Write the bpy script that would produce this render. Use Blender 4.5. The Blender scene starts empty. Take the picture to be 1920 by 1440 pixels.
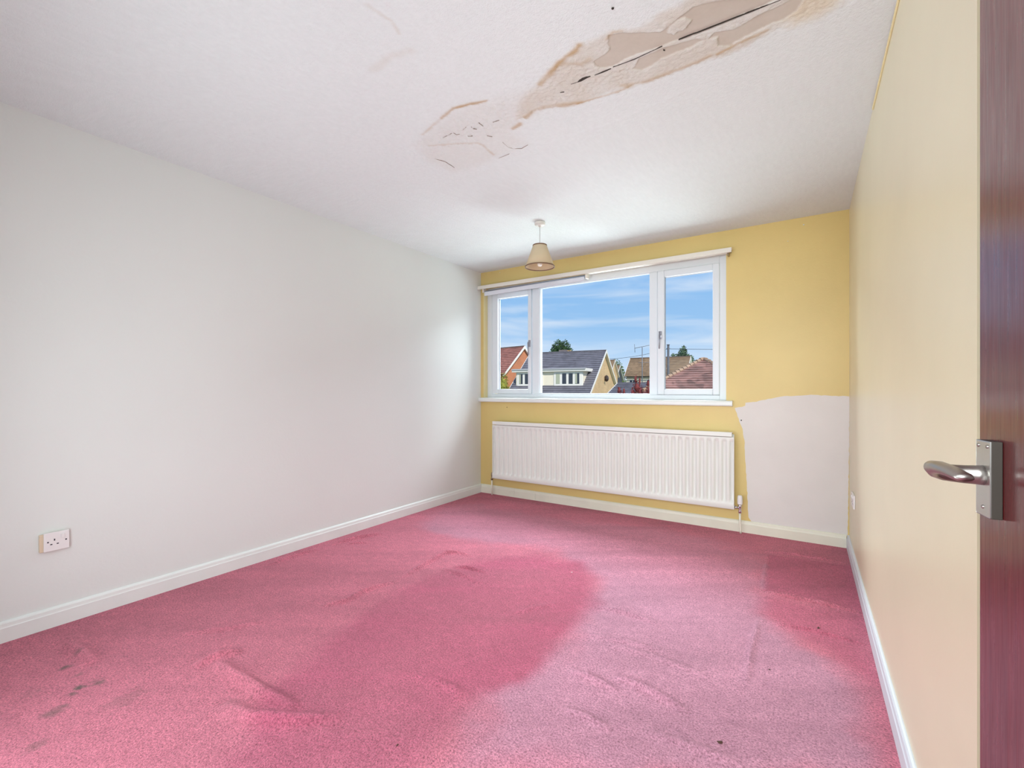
import bpy, bmesh, math, random
import numpy as np
from mathutils import Vector, Matrix

# ------------------------------------------------------------ camera, sky, sun, lights, exposure
scn = bpy.context.scene
COL = scn.collection
RX, LX, WY, FY, CH, EYE = 0.252, -3.003, 4.005, 0.05, 2.40, 1.1245
YAW = math.radians(32.95)

cam_d = bpy.data.cameras.new('camera')
cam = bpy.data.objects.new('camera', cam_d)
COL.objects.link(cam)
cam.location = (0, 0, EYE)
cam.rotation_euler = (math.radians(90), 0, YAW)
cam_d.sensor_width = 36.0
cam_d.lens = 853.0 / 1920 * 36.0
cam_d.shift_y = 10.0 / 1920
cam_d.clip_start = 0.01
cam_d.clip_end = 600
scn.camera = cam

scn.view_settings.view_transform = 'Standard'
scn.view_settings.look = 'None'
scn.view_settings.gamma = 1.0
scn.view_settings.use_curve_mapping = False
scn.view_settings.exposure = 0.17


def world_sky():
    w = bpy.data.worlds.new('sky'); scn.world = w; w.use_nodes = True
    nt = w.node_tree; nt.nodes.clear()
    N = nt.nodes.new; L = nt.links.new
    out = N('ShaderNodeOutputWorld'); bg = N('ShaderNodeBackground')
    tc = N('ShaderNodeTexCoord'); sep = N('ShaderNodeSeparateXYZ')
    L(tc.outputs['Generated'], sep.inputs[0])
    ramp = N('ShaderNodeValToRGB'); e = ramp.color_ramp.elements
    e[0].position = 0.0; e[0].color = (0.90, 0.95, 1.0, 1)
    e[1].position = 0.065; e[1].color = (0.55, 0.75, 0.98, 1)
    for p, c in ((0.13, (0.36, 0.61, 0.92, 1)), (0.25, (0.28, 0.54, 0.90, 1)), (1.0, (0.13, 0.33, 0.75, 1))):
        x = e.new(p); x.color = c
    L(sep.outputs[2], ramp.inputs[0])
    mp = N('ShaderNodeMapping'); mp.inputs['Scale'].default_value = (2.2, 2.2, 17.0)
    mp.inputs['Rotation'].default_value = (0.06, -0.03, 0.0)
    L(tc.outputs['Generated'], mp.inputs[0])
    nz = N('ShaderNodeTexNoise'); nz.inputs['Scale'].default_value = 1.5; nz.inputs['Detail'].default_value = 5
    nz.inputs['Roughness'].default_value = 0.5; nz.inputs['Distortion'].default_value = 0.5
    L(mp.outputs[0], nz.inputs['Vector'])
    cr = N('ShaderNodeValToRGB'); cr.color_ramp.elements[0].position = 0.44; cr.color_ramp.elements[1].position = 0.72
    cr.color_ramp.elements[1].color = (0.75, 0.75, 0.75, 1)
    L(nz.outputs[0], cr.inputs[0])
    mx = N('ShaderNodeMix'); mx.data_type = 'RGBA'
    L(cr.outputs[0], mx.inputs['Factor']); L(ramp.outputs[0], mx.inputs[6]); mx.inputs[7].default_value = (0.84, 0.91, 1.0, 1)
    L(mx.outputs[2], bg.inputs[0]); bg.inputs[1].default_value = 0.86
    L(bg.outputs[0], out.inputs[0])


world_sky()


def sun():
    d = bpy.data.lights.new('sun', 'SUN'); d.energy = 3.8; d.angle = math.radians(0.6); d.color = (1.0, 0.93, 0.82)
    o = bpy.data.objects.new('sun', d); COL.objects.link(o)
    o.rotation_euler = (math.radians(50), 0, math.radians(52))
    return o


sun()


def area(name, loc, rot, sx, sy, power, color=(1, 1, 1)):
    d = bpy.data.lights.new(name, 'AREA'); d.shape = 'RECTANGLE'; d.size = sx; d.size_y = sy
    d.energy = power; d.color = color
    o = bpy.data.objects.new(name, d); COL.objects.link(o)
    o.location = loc; o.rotation_euler = rot
    return o


# added fill lamp on the unseen landing, shining in through the open doorway
area('landing_fill', (0.08, -1.2, 1.72), (math.radians(82), 0, math.radians(8)), 0.9, 1.15, 88, (0.88, 0.99, 1.0))
# added soft fill lamp at the rear wall, where no window is modelled
area('rear_fill', (-1.40, FY + 0.02, 0.88), (math.radians(90), 0, 0), 1.6, 1.5, 30, (0.87, 0.98, 1.0))
# added fill lamp outside, above the view, to boost the window's skylight
area('window_fill', (-2.9, 6.5, 4.1), (math.radians(-58), 0, 0), 4.6, 2.0, 760, (0.86, 0.97, 1.0))
# added fill lamp outside, below sill height, brightening the ceiling through the window
area('low_window_fill', (-2.9, 7.4, -0.35), (math.radians(-112), 0, 0), 6.0, 2.2, 370, (0.88, 0.99, 1.0))


# ------------------------------------------------------------ survey data (metres, on the ceiling, floor and wall planes)
BOARD = [[(-0.598, 1.565), (-0.565, 1.574), (-0.436, 1.653), (-0.39, 1.632), (-0.317, 1.6), (-0.247, 1.621), (-0.062, 1.721), (-0.172, 1.73), (-0.273, 1.733), (-0.416, 1.725), (-0.484, 1.722), (-0.573, 1.713), (-0.641, 1.724), (-0.685, 1.706), (-0.7, 1.661), (-0.655, 1.647), (-0.622, 1.635), (-0.617, 1.595)], [(-0.297, 1.778), (-0.271, 1.783), (-0.277, 1.834), (-0.237, 1.856), (-0.2, 1.841), (-0.131, 1.828), (-0.066, 1.825), (-0.031, 1.806), (0.01, 1.735), (-0.051, 1.748), (-0.11, 1.755), (-0.176, 1.771), (-0.219, 1.779), (-0.277, 1.761)], [(-0.585, 1.782), (-0.538, 1.736), (-0.438, 1.735), (-0.33, 1.757), (-0.307, 1.78), (-0.373, 1.784), (-0.471, 1.786), (-0.518, 1.807), (-0.551, 1.811)]]
ISLAND = [[(-0.407, 1.643), (-0.376, 1.63), (-0.35, 1.633), (-0.335, 1.656), (-0.358, 1.68), (-0.403, 1.685), (-0.416, 1.671)]]
TINT = [[(-0.936, 1.648), (-0.837, 1.601), (-0.735, 1.556), (-0.68, 1.554), (-0.597, 1.554), (-0.492, 1.587), (-0.413, 1.564), (-0.344, 1.568), (-0.304, 1.532), (0.039, 1.754), (-0.035, 1.824), (-0.116, 1.86), (-0.224, 1.897), (-0.317, 1.893), (-0.433, 1.88), (-0.499, 1.893), (-0.65, 1.874), (-0.841, 1.865), (-0.915, 1.854), (-0.972, 1.807), (-1.046, 1.792), (-1.104, 1.817), (-1.155, 1.819), (-1.066, 1.71)]]
FAINT = [[(-1.698, 1.706), (-1.419, 1.598), (-1.286, 1.59), (-1.191, 1.62), (-1.032, 1.655), (-0.941, 1.657), (-0.881, 1.786), (-1.119, 1.842), (-1.209, 1.89), (-1.217, 2.03), (-1.369, 2.059), (-1.562, 2.075), (-1.752, 2.066), (-1.774, 1.865)]]
YEL = [[(-0.053, 1.818), (-0.019, 1.783), (0.01, 1.735), (0.089, 1.786), (0.07, 1.846), (0.011, 1.865), (-0.036, 1.861)]]
STAINS = [([(-0.936, 1.656), (-0.873, 1.624), (-0.806, 1.586), (-0.733, 1.567), (-0.71, 1.55)], 0.02, 1.0), ([(-1.44, 1.614), (-1.346, 1.588), (-1.266, 1.603), (-1.189, 1.626)], 0.014, 0.9), ([(-1.612, 1.668), (-1.5, 1.631), (-1.433, 1.613)], 0.013, 0.35), ([(-1.106, 1.821), (-1.052, 1.802), (-0.995, 1.801), (-0.906, 1.836), (-0.84, 1.861)], 0.02, 0.75), ([(-0.853, 1.862), (-0.745, 1.874), (-0.657, 1.881), (-0.621, 1.872)], 0.013, 1.0), ([(-0.653, 1.851), (-0.562, 1.883), (-0.433, 1.88), (-0.353, 1.879), (-0.313, 1.871)], 0.018, 0.6), ([(-1.204, 1.871), (-1.156, 1.854)], 0.02, 0.7), ([(-1.658, 1.762), (-1.542, 1.819), (-1.431, 1.879), (-1.421, 1.91), (-1.43, 2.02)], 0.012, 0.35), ([(-0.285, 1.873), (-0.193, 1.855), (-0.116, 1.846)], 0.01, 0.8), ([(-0.61, 1.575), (-0.58, 1.559), (-0.554, 1.57)], 0.012, 0.6), ([(-1.45, 1.221), (-1.332, 1.211), (-1.252, 1.23)], 0.03, 0.16), ([(-1.223, 1.008), (-1.207, 1.097), (-1.226, 1.147)], 0.012, 0.2), ([(-0.81, 1.594), (-0.742, 1.645), (-0.704, 1.635)], 0.02, 0.4)]
CRIDGE = [([(-2.538, 1.723), (-2.023, 1.704), (-1.721, 1.691)], 0.02, 0.002), ([(-1.748, 1.717), (-1.739, 2.051), (-1.345, 2.075), (-0.777, 2.09), (-0.403, 2.033)], 0.012, 0.002), ([(-1.465, 0.803), (-1.241, 1.022), (-1.23, 1.143)], 0.015, 0.0012), ([(-1.319, 1.934), (-1.317, 2.021), (-1.217, 2.03)], 0.01, 0.003), ([(-1.585, 1.743), (-1.472, 1.736), (-1.388, 1.736)], 0.01, 0.002)]
CRACKS = [([(-0.827, 1.727), (-0.797, 1.73)], 0.003), ([(-0.797, 1.73), (-0.773, 1.725), (-0.754, 1.724), (-0.739, 1.726)], 0.012), ([(-0.722, 1.73), (-0.688, 1.73), (-0.652, 1.73)], 0.0055), ([(-0.644, 1.726), (-0.557, 1.73), (-0.482, 1.723)], 0.0042), ([(-0.482, 1.723), (-0.45, 1.721)], 0.002), ([(-0.393, 1.722), (-0.342, 1.722), (-0.331, 1.724)], 0.0035), ([(-0.331, 1.724), (-0.271, 1.725)], 0.0022), ([(-0.271, 1.725), (-0.179, 1.726), (-0.063, 1.726)], 0.003), ([(-0.889, 1.751), (-0.873, 1.758)], 0.003), ([(-1.474, 1.738), (-1.471, 1.759), (-1.454, 1.764)], 0.004), ([(-1.549, 1.743), (-1.48, 1.737)], 0.002), ([(-1.425, 1.744), (-1.39, 1.734)], 0.002), ([(-1.368, 1.744), (-1.368, 1.765), (-1.357, 1.777)], 0.0035), ([(-1.318, 1.739), (-1.316, 1.756), (-1.315, 1.772)], 0.005), ([(-1.258, 1.772), (-1.223, 1.775)], 0.002), ([(-1.433, 1.801), (-1.413, 1.814)], 0.003), ([(-1.349, 1.85), (-1.332, 1.872)], 0.003), ([(-1.317, 1.941), (-1.317, 1.996), (-1.304, 2.023), (-1.267, 2.048), (-1.219, 2.034)], 0.003), ([(-0.452, 1.743), (-0.447, 1.749)], 0.006), ([(-1.425, 2.064), (-1.351, 2.058)], 0.002), ([(-1.725, 1.876), (-1.699, 1.935), (-1.7, 2.015)], 0.0015)]
RUCKS = [([(-2.024, 1.881), (-2.055, 2.111), (-2.077, 2.365), (-2.007, 2.423), (-1.884, 2.431)], 0.022, 0.011), ([(-1.918, 2.159), (-1.757, 2.146), (-1.589, 2.11)], 0.022, 0.008), ([(-1.884, 2.222), (-1.777, 2.25), (-1.648, 2.255)], 0.02, 0.005), ([(-2.117, 1.437), (-2.046, 1.546), (-2.068, 1.668), (-2.024, 1.881)], 0.025, 0.006), ([(-2.084, 0.839), (-2.073, 0.933), (-2.029, 1.008)], 0.03, 0.014), ([(-2.044, 0.916), (-1.875, 0.902), (-1.662, 0.911), (-1.499, 0.934)], 0.035, 0.014), ([(-1.748, 0.804), (-1.6, 0.821), (-1.446, 0.901), (-1.339, 0.991)], 0.035, 0.012), ([(-2.427, 0.912), (-2.292, 1.055), (-2.197, 1.204)], 0.03, 0.004), ([(-0.936, 2.208), (-0.77, 2.222), (-0.583, 2.209)], 0.025, 0.005), ([(-0.792, 1.652), (-0.698, 1.645), (-0.586, 1.632)], 0.022, 0.006), ([(-0.636, 1.712), (-0.506, 1.695), (-0.348, 1.664)], 0.022, 0.007), ([(-0.712, 1.443), (-0.634, 1.448), (-0.533, 1.435)], 0.025, 0.004), ([(-0.733, 1.906), (-0.553, 1.928), (-0.32, 1.91)], 0.03, 0.003), ([(-0.847, 1.936), (-0.661, 1.978), (-0.482, 1.997)], 0.03, 0.003), ([(-0.461, 1.487), (-0.3, 1.512), (-0.15, 1.513)], 0.03, 0.003), ([(-2.885, 2.044), (-2.841, 2.241), (-2.771, 2.437)], 0.03, 0.007), ([(-2.808, 2.122), (-2.696, 2.221)], 0.02, 0.004), ([(-2.896, 1.587), (-2.901, 1.807), (-2.871, 1.949)], 0.03, 0.005), ([(-0.251, 3.597), (-0.039, 3.638), (0.228, 3.632)], 0.012, 0.005), ([(-0.206, 2.875), (0.017, 2.883), (0.244, 2.867)], 0.012, 0.007), ([(-0.223, 3.567), (-0.219, 3.22), (-0.213, 2.902)], 0.012, 0.003), ([(-0.195, 2.532), (-0.202, 2.25), (-0.194, 1.916)], 0.02, 0.004), ([(-2.827, 0.626), (-2.553, 0.631), (-2.451, 0.631)], 0.035, 0.012), ([(-1.3, 1.306), (-1.117, 1.317), (-1.046, 1.293)], 0.03, 0.003), ([(-1.242, 1.916), (-1.18, 2.023), (-1.092, 2.15)], 0.03, 0.002), ([(-0.18, 2.511), (0.015, 2.539), (0.23, 2.531)], 0.015, 0.004)]
DARK = [(-1.919, 1.764), (-1.838, 2.272), (-1.807, 2.401), (-1.561, 2.675), (-1.224, 2.671), (-1.05, 2.54), (-0.989, 2.407), (-0.939, 2.05), (-0.929, 1.83), (-0.931, 1.595), (-0.975, 1.466), (-1.015, 1.348), (-0.994, 1.2), (-0.962, 1.083), (-0.947, 0.952), (-1.439, 0.633), (-1.677, 0.919), (-1.793, 1.27)]
PALE = [(-1.044, 2.543), (-0.939, 2.05), (-0.92, 1.81), (-0.922, 1.58), (-0.982, 1.405), (-0.978, 1.209), (-0.87, 1.002), (0.19, 1.689), (0.087, 2.298), (-0.209, 2.586), (-0.268, 3.514), (-0.744, 3.751), (-1.158, 3.732), (-1.783, 3.51), (-2.69, 3.573), (-2.972, 3.269), (-2.587, 2.719), (-1.994, 2.649), (-1.456, 2.867)]
MARKD = [(-0.216, 3.547), (-0.207, 2.89), (0.245, 2.88), (0.236, 3.596)]
MARKE = [(-0.176, 2.817), (-0.186, 2.601), (0.089, 2.344), (0.235, 2.231), (0.243, 2.853)]
LIGHTL = [[(-0.22, 3.321), (-0.209, 2.921)], [(-0.195, 2.532), (-0.202, 2.25), (-0.194, 1.916), (-0.193, 1.78)]]
DIRT = [((-2.511, 0.562), 0.02, 0.6), ((-2.405, 0.574), 0.02, 0.8), ((-2.302, 0.549), 0.022, 0.9), ((-2.288, 0.599), 0.03, 0.5), ((-2.284, 0.525), 0.02, 0.5), ((-2.204, 0.461), 0.035, 0.45), ((-2.205, 0.486), 0.02, 0.4), ((-2.58, 0.614), 0.02, 0.4), ((-2.405, 0.446), 0.03, 0.25), ((-2.039, 0.384), 0.03, 0.3), ((-2.071, 0.629), 0.07, 0.2), ((-1.732, 0.815), 0.03, 0.1)]
CRUMBS = [(-0.231, 1.571), (0.046, 2.576), (-0.125, 2.088), (-1.209, 2.539), (-1.083, 1.007)]
PATCH = [(-0.481, 0.976), (-0.405, 0.994), (-0.405, 1.02), (-0.33, 1.029), (-0.251, 1.051), (-0.145, 1.072), (0.023, 1.083), (0.152, 1.078), (0.254, 1.075), (0.251, 0.747), (0.248, 0.406), (0.242, 0.083), (-0.043, 0.077), (-0.251, 0.083), (-0.36, 0.086), (-0.386, 0.12), (-0.39, 0.245), (-0.397, 0.412), (-0.408, 0.578), (-0.412, 0.704), (-0.427, 0.809), (-0.454, 0.892)]

# ------------------------------------------------------------ helpers
def tag(o, label=None, cat=None, group=None, kind=None):
    if label: o['label'] = label
    if cat: o['category'] = cat
    if group: o['group'] = group
    if kind: o['kind'] = kind
    return o


def empty(name, loc=(0, 0, 0), rz=0.0, **k):
    o = bpy.data.objects.new(name, None); COL.objects.link(o)
    o.location = loc; o.rotation_euler = (0, 0, rz); o.empty_display_size = 0.05
    return tag(o, **k)


def mesh(name, verts, faces, mat, parent=None, smooth=False, **k):
    me = bpy.data.meshes.new(name); me.from_pydata([tuple(v) for v in verts], [], faces); me.update()
    if mat is not None: me.materials.append(mat)
    if smooth: me.polygons.foreach_set('use_smooth', [True] * len(me.polygons))
    o = bpy.data.objects.new(name, me); COL.objects.link(o)
    if parent is not None: o.parent = parent
    return tag(o, **k)


def fromb(name, bm, mat, parent=None, smooth=False, **k):
    bmesh.ops.recalc_face_normals(bm, faces=bm.faces)
    me = bpy.data.meshes.new(name); bm.to_mesh(me); bm.free()
    if mat is not None: me.materials.append(mat)
    if smooth:
        for p in me.polygons: p.use_smooth = True
    o = bpy.data.objects.new(name, me); COL.objects.link(o)
    if parent is not None: o.parent = parent
    return tag(o, **k)


def bbox(bm, x0, x1, y0, y1, z0, z1, bev=0.0, seg=2):
    r = bmesh.ops.create_cube(bm, size=1.0)
    vs = r['verts']
    bmesh.ops.transform(bm, matrix=Matrix.Translation(((x0+x1)/2, (y0+y1)/2, (z0+z1)/2)) @ Matrix.Diagonal((abs(x1-x0), abs(y1-y0), abs(z1-z0), 1)), verts=vs)
    if bev > 0:
        es = list({e for v in vs for e in v.link_edges})
        bmesh.ops.bevel(bm, geom=es, offset=bev, segments=seg, affect='EDGES', profile=0.5)


def box(name, x0, x1, y0, y1, z0, z1, mat, parent=None, bev=0.0, seg=2, **k):
    bm = bmesh.new(); bbox(bm, x0, x1, y0, y1, z0, z1, bev, seg)
    return fromb(name, bm, mat, parent, **k)


def loft(bm, rings, closed=True, cap=True):
    vs = [[bm.verts.new(p) for p in r] for r in rings]
    n = len(rings[0])
    for a, b in zip(vs[:-1], vs[1:]):
        for i in range(n if closed else n-1):
            j = (i+1) % n
            bm.faces.new((a[i], a[j], b[j], b[i]))
    if cap and closed:
        bm.faces.new(vs[0]); bm.faces.new(vs[-1][::-1])
    return vs


def tube_rings(pts, radii, n=12, flat=None):
    """rings of ellipses along a path; flat: per-point (a, b) with b measured along world z"""
    P = [Vector(p) for p in pts]; out = []
    for i, p in enumerate(P):
        t = (P[min(i+1, len(P)-1)] - P[max(i-1, 0)]).normalized()
        up = Vector((0, 0, 1)) if abs(t.z) < 0.95 else Vector((1, 0, 0))
        s = t.cross(up).normalized(); u = s.cross(t).normalized()
        a, b = flat[i] if flat else (radii[i], radii[i])
        out.append([p + s*a*math.cos(q) + u*b*math.sin(q) for q in [2*math.pi*k/n for k in range(n)]])
    return out


def tube(name, pts, r, mat, parent=None, n=12, flat=None, **k):
    rr = r if isinstance(r, (list, tuple)) else [r]*len(pts)
    bm = bmesh.new(); loft(bm, tube_rings(pts, rr, n, flat))
    return fromb(name, bm, mat, parent, smooth=True, **k)


def lathe(name, prof, mat, parent=None, n=32, cap=True, loc=(0, 0, 0), **k):
    bm = bmesh.new()
    loft(bm, [[Vector((loc[0]+r*math.cos(2*math.pi*i/n), loc[1]+r*math.sin(2*math.pi*i/n), loc[2]+z)) for i in range(n)] for r, z in prof], cap=cap)
    o = fromb(name, bm, mat, parent, smooth=True, **k)
    return o


# ------------------------------------------------------------ value noise and distance fields for the big surfaces
rng = np.random.RandomState(7)
_tab = rng.rand(256, 256)


def vnoise(x, y):
    xi = np.floor(x).astype(int); yi = np.floor(y).astype(int)
    fx = x-xi; fy = y-yi; fx = fx*fx*(3-2*fx); fy = fy*fy*(3-2*fy)
    g = lambda a, b: _tab[a % 256, b % 256]
    return (g(xi, yi)*(1-fx)+g(xi+1, yi)*fx)*(1-fy)+(g(xi, yi+1)*(1-fx)+g(xi+1, yi+1)*fx)*fy


def fbm(x, y, o=3):
    s = 0; a = 0.5; t = 0
    for k in range(o):
        s = s+a*vnoise(x*2**k+17*k, y*2**k+31*k); t += a; a *= 0.5
    return s/t-0.5


def dline(X, Y, pts):
    d = np.full(X.shape, 1e9); tt = np.zeros(X.shape); n = len(pts)-1
    if n == 0: return np.hypot(X-pts[0][0], Y-pts[0][1]), tt
    for i in range(n):
        (ax, ay), (bx, by) = pts[i], pts[i+1]
        vx, vy = bx-ax, by-ay; L2 = vx*vx+vy*vy+1e-12
        t = np.clip(((X-ax)*vx+(Y-ay)*vy)/L2, 0, 1)
        q = np.hypot(X-ax-t*vx, Y-ay-t*vy)
        m = q < d; d = np.where(m, q, d); tt = np.where(m, (i+t)/n, tt)
    return d, tt


def inpoly(X, Y, pts):
    c = np.zeros(X.shape, bool); n = len(pts)
    for i in range(n):
        (x1, y1), (x2, y2) = pts[i], pts[(i+1) % n]
        if y1 == y2: continue
        k = ((y1 > Y) != (y2 > Y)) & (X < (x2-x1)*(Y-y1)/(y2-y1)+x1)
        c ^= k
    return c


def sdf(X, Y, pts):
    d, _ = dline(X, Y, list(pts)+[pts[0]])
    return np.where(inpoly(X, Y, pts), -d, d)


def sstep(a, b, x):
    t = np.clip((x-a)/(b-a), 0, 1); return t*t*(3-2*t)


def grid(name, xs, ys, Z, colr, mat, flip=False, **k):
    nx, ny = len(xs), len(ys)
    X, Y = np.meshgrid(xs, ys, indexing='ij')
    co = np.stack([X, Y, Z], -1).reshape(-1, 3).astype('f4')
    i, j = np.meshgrid(np.arange(nx-1), np.arange(ny-1), indexing='ij')
    a = (i*ny+j).ravel(); b = a+ny; c = b+1; d = a+1
    F = np.stack([a, b, c, d] if not flip else [a, d, c, b], -1).ravel().astype('i4')
    me = bpy.data.meshes.new(name); nf = len(F)//4
    me.vertices.add(nx*ny); me.vertices.foreach_set('co', co.ravel())
    me.loops.add(len(F)); me.loops.foreach_set('vertex_index', F)
    me.polygons.add(nf); me.polygons.foreach_set('loop_start', np.arange(0, nf*4, 4, dtype='i4'))
    me.polygons.foreach_set('loop_total', np.full(nf, 4, 'i4'))
    me.polygons.foreach_set('use_smooth', np.ones(nf, bool))
    me.update()
    for an, arr in colr.items():
        at = me.attributes.new(an, 'FLOAT_COLOR', 'POINT')
        at.data.foreach_set('color', np.concatenate([arr, np.ones(arr.shape[:2]+(1,))], -1).astype('f4').ravel())
    me.materials.append(mat)
    o = bpy.data.objects.new(name, me); COL.objects.link(o)
    return tag(o, **k)


# ------------------------------------------------------------ materials
def lin(r, g, b):
    f = lambda c: ((c/255+0.055)/1.055)**2.4 if c > 10 else c/255/12.92
    return (f(r), f(g), f(b), 1.0)


class M:
    def __init__(s, name, color, rough=0.5, metal=0.0, spec=0.5):
        s.m = bpy.data.materials.new(name); s.m.use_nodes = True; s.nt = s.m.node_tree
        s.b = s.nt.nodes['Principled BSDF']
        s.b.inputs['Base Color'].default_value = color; s.b.inputs['Roughness'].default_value = rough
        s.b.inputs['Metallic'].default_value = metal; s.b.inputs['Specular IOR Level'].default_value = spec
        s.c = color; s.tc = None; s.h = None

    def N(s, t): return s.nt.nodes.new(t)
    def L(s, a, b): s.nt.links.new(a, b)

    def coord(s, scale=(1, 1, 1), kind='Object'):
        if s.tc is None: s.tc = s.N('ShaderNodeTexCoord')
        mp = s.N('ShaderNodeMapping'); mp.inputs['Scale'].default_value = scale
        s.L(s.tc.outputs[kind], mp.inputs[0]); return mp.outputs[0]

    def noise(s, scale, detail=3, rough=0.5, sc=(1, 1, 1), dist=0.0):
        n = s.N('ShaderNodeTexNoise'); n.inputs['Scale'].default_value = scale; n.inputs['Detail'].default_value = detail
        n.inputs['Roughness'].default_value = rough; n.inputs['Distortion'].default_value = dist
        s.L(s.coord(sc), n.inputs['Vector']); return n.outputs[0]

    def ramp(s, fac, *st):
        r = s.N('ShaderNodeValToRGB'); e = r.color_ramp.elements
        e[0].position, e[0].color = st[0]; e[1].position, e[1].color = st[-1]
        for p, c in st[1:-1]: x = e.new(p); x.color = c
        s.L(fac, r.inputs[0]); return r.outputs[0]

    def col(s):
        i = s.b.inputs['Base Color']
        if i.is_linked: return i.links[0].from_socket
        r = s.N('ShaderNodeRGB'); r.outputs[0].default_value = s.c; return r.outputs[0]

    def mixc(s, fac, color, mode='MIX'):
        m = s.N('ShaderNodeMix'); m.data_type = 'RGBA'; m.blend_type = mode
        a = s.col()
        if hasattr(fac, 'is_linked') or hasattr(fac, 'links'): s.L(fac, m.inputs['Factor'])
        else: m.inputs['Factor'].default_value = fac
        s.L(a, m.inputs[6])
        if isinstance(color, tuple): m.inputs[7].default_value = color
        else: s.L(color, m.inputs[7])
        for l in list(s.b.inputs['Base Color'].links): s.nt.links.remove(l)
        s.L(m.outputs[2], s.b.inputs['Base Color']); return s

    def vary(s, scale, lo, hi, detail=3, sc=(1, 1, 1), a=0.3, b=0.7):
        n = s.noise(scale, detail, sc=sc)
        return s.mixc(1.0, s.ramp(n, (a, (lo, lo, lo, 1)), (b, (hi, hi, hi, 1))), 'MULTIPLY')

    def bump(s, scale, dist, detail=3, sc=(1, 1, 1), strength=1.0, src=None):
        b = s.N('ShaderNodeBump'); b.inputs['Distance'].default_value = dist; b.inputs['Strength'].default_value = strength
        s.L(src if src is not None else s.noise(scale, detail, 0.6, sc), b.inputs['Height'])
        if s.h is not None: s.L(s.h, b.inputs['Normal'])
        s.L(b.outputs[0], s.b.inputs['Normal']); s.h = b.outputs[0]; return s

    def attr(s, name):
        a = s.N('ShaderNodeAttribute'); a.attribute_name = name; return a.outputs['Color']


WALL_Y = lin(222, 197, 128)
m_yellow = M('yellow_paint', WALL_Y, 0.42).vary(2.0, 0.95, 1.03).bump(90, 0.0006)
m_yelside = M('yellow_sheen_paled', lin(234, 225, 194), 0.36, spec=0.7).vary(2.0, 0.96, 1.02).bump(6, 0.0015, 2, (1, 0.6, 0.5)).bump(70, 0.0003)  # yellow paint, base paled to paint in the window's sheen
m_reveal = M('reveal_yellow_lit', lin(236, 222, 170), 0.5)
m_white = M('white_wall_paint', lin(229, 233, 231), 0.6, spec=0.35).vary(1.3, 0.985, 1.01).bump(60, 0.0005).bump(1.7, 0.004, 2)
m_patch = M('bare_patch_paint', lin(226, 221, 218), 0.7).vary(4.0, 0.97, 1.02).bump(60, 0.0006)
m_gloss = M('cream_gloss_paint', lin(232, 230, 214), 0.3).vary(6, 0.96, 1.02).bump(30, 0.0004)
m_glossw = M('white_gloss_paint', lin(234, 238, 236), 0.3).vary(6, 0.97, 1.02).bump(30, 0.0004)
m_upvc = M('white_upvc', lin(228, 234, 240), 0.3)
m_gasket = M('grey_gasket', lin(150, 150, 160), 0.6)
m_rail = M('cream_rail', lin(234, 229, 218), 0.4)
m_rad = M('radiator_enamel', lin(232, 233, 228), 0.35).vary(3, 0.98, 1.01)
m_chrome = M('chrome', (0.7, 0.7, 0.72, 1), 0.2, 1.0)
m_brass = M('dull_brass', lin(150, 135, 110), 0.35, 1.0)
m_plastic = M('white_plastic', lin(238, 236, 236), 0.35)
m_ivory = M('aged_plastic', lin(226, 206, 180), 0.45)
m_dark = M('dark_void', (0.012, 0.010, 0.009, 1), 0.9)
m_crack = M('crack_void', (0.035, 0.026, 0.02, 1), 0.9)
m_hair = M('hairline_crack', lin(158, 148, 138), 0.9)
m_pin = M('socket_slot', (0.03, 0.025, 0.04, 1), 0.8)
m_blind = M('blind_fabric_shaded', lin(150, 156, 176), 0.8)  # grey-blue carries the shadow on the rolled fabric
m_blindb = M('blind_bar', lin(226, 229, 238), 0.5)
m_cord = M('grey_cord', lin(205, 205, 205), 0.5)


def glass():
    m = bpy.data.materials.new('window_glass'); m.use_nodes = True; nt = m.node_tree; nt.nodes.clear()
    o = nt.nodes.new('ShaderNodeOutputMaterial'); t = nt.nodes.new('ShaderNodeBsdfTransparent'); t.inputs[0].default_value = (0.97, 0.985, 1, 1)
    g = nt.nodes.new('ShaderNodeBsdfGlossy'); g.inputs['Roughness'].default_value = 0.02
    f = nt.nodes.new('ShaderNodeFresnel'); f.inputs[0].default_value = 1.14
    mx = nt.nodes.new('ShaderNodeMixShader')
    nt.links.new(f.outputs[0], mx.inputs[0]); nt.links.new(t.outputs[0], mx.inputs[1]); nt.links.new(g.outputs[0], mx.inputs[2]); nt.links.new(mx.outputs[0], o.inputs[0])
    return m


m_glass = glass()


def shade_fabric():
    m = M('shade_fabric', lin(228, 212, 182), 0.85)
    m.bump(1, 0.0006, src=m.noise(300, 2, sc=(1, 1, 0.1)))
    tr = m.N('ShaderNodeBsdfTranslucent'); tr.inputs[0].default_value = lin(226, 206, 172)
    mx = m.N('ShaderNodeMixShader'); mx.inputs[0].default_value = 0.3
    out = [n for n in m.nt.nodes if n.type == 'OUTPUT_MATERIAL'][0]
    m.L(m.b.outputs[0], mx.inputs[1]); m.L(tr.outputs[0], mx.inputs[2]); m.L(mx.outputs[0], out.inputs[0])
    return m


m_shade = shade_fabric()
m_trim = M('shade_trim', lin(122, 92, 70), 0.7)


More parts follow.
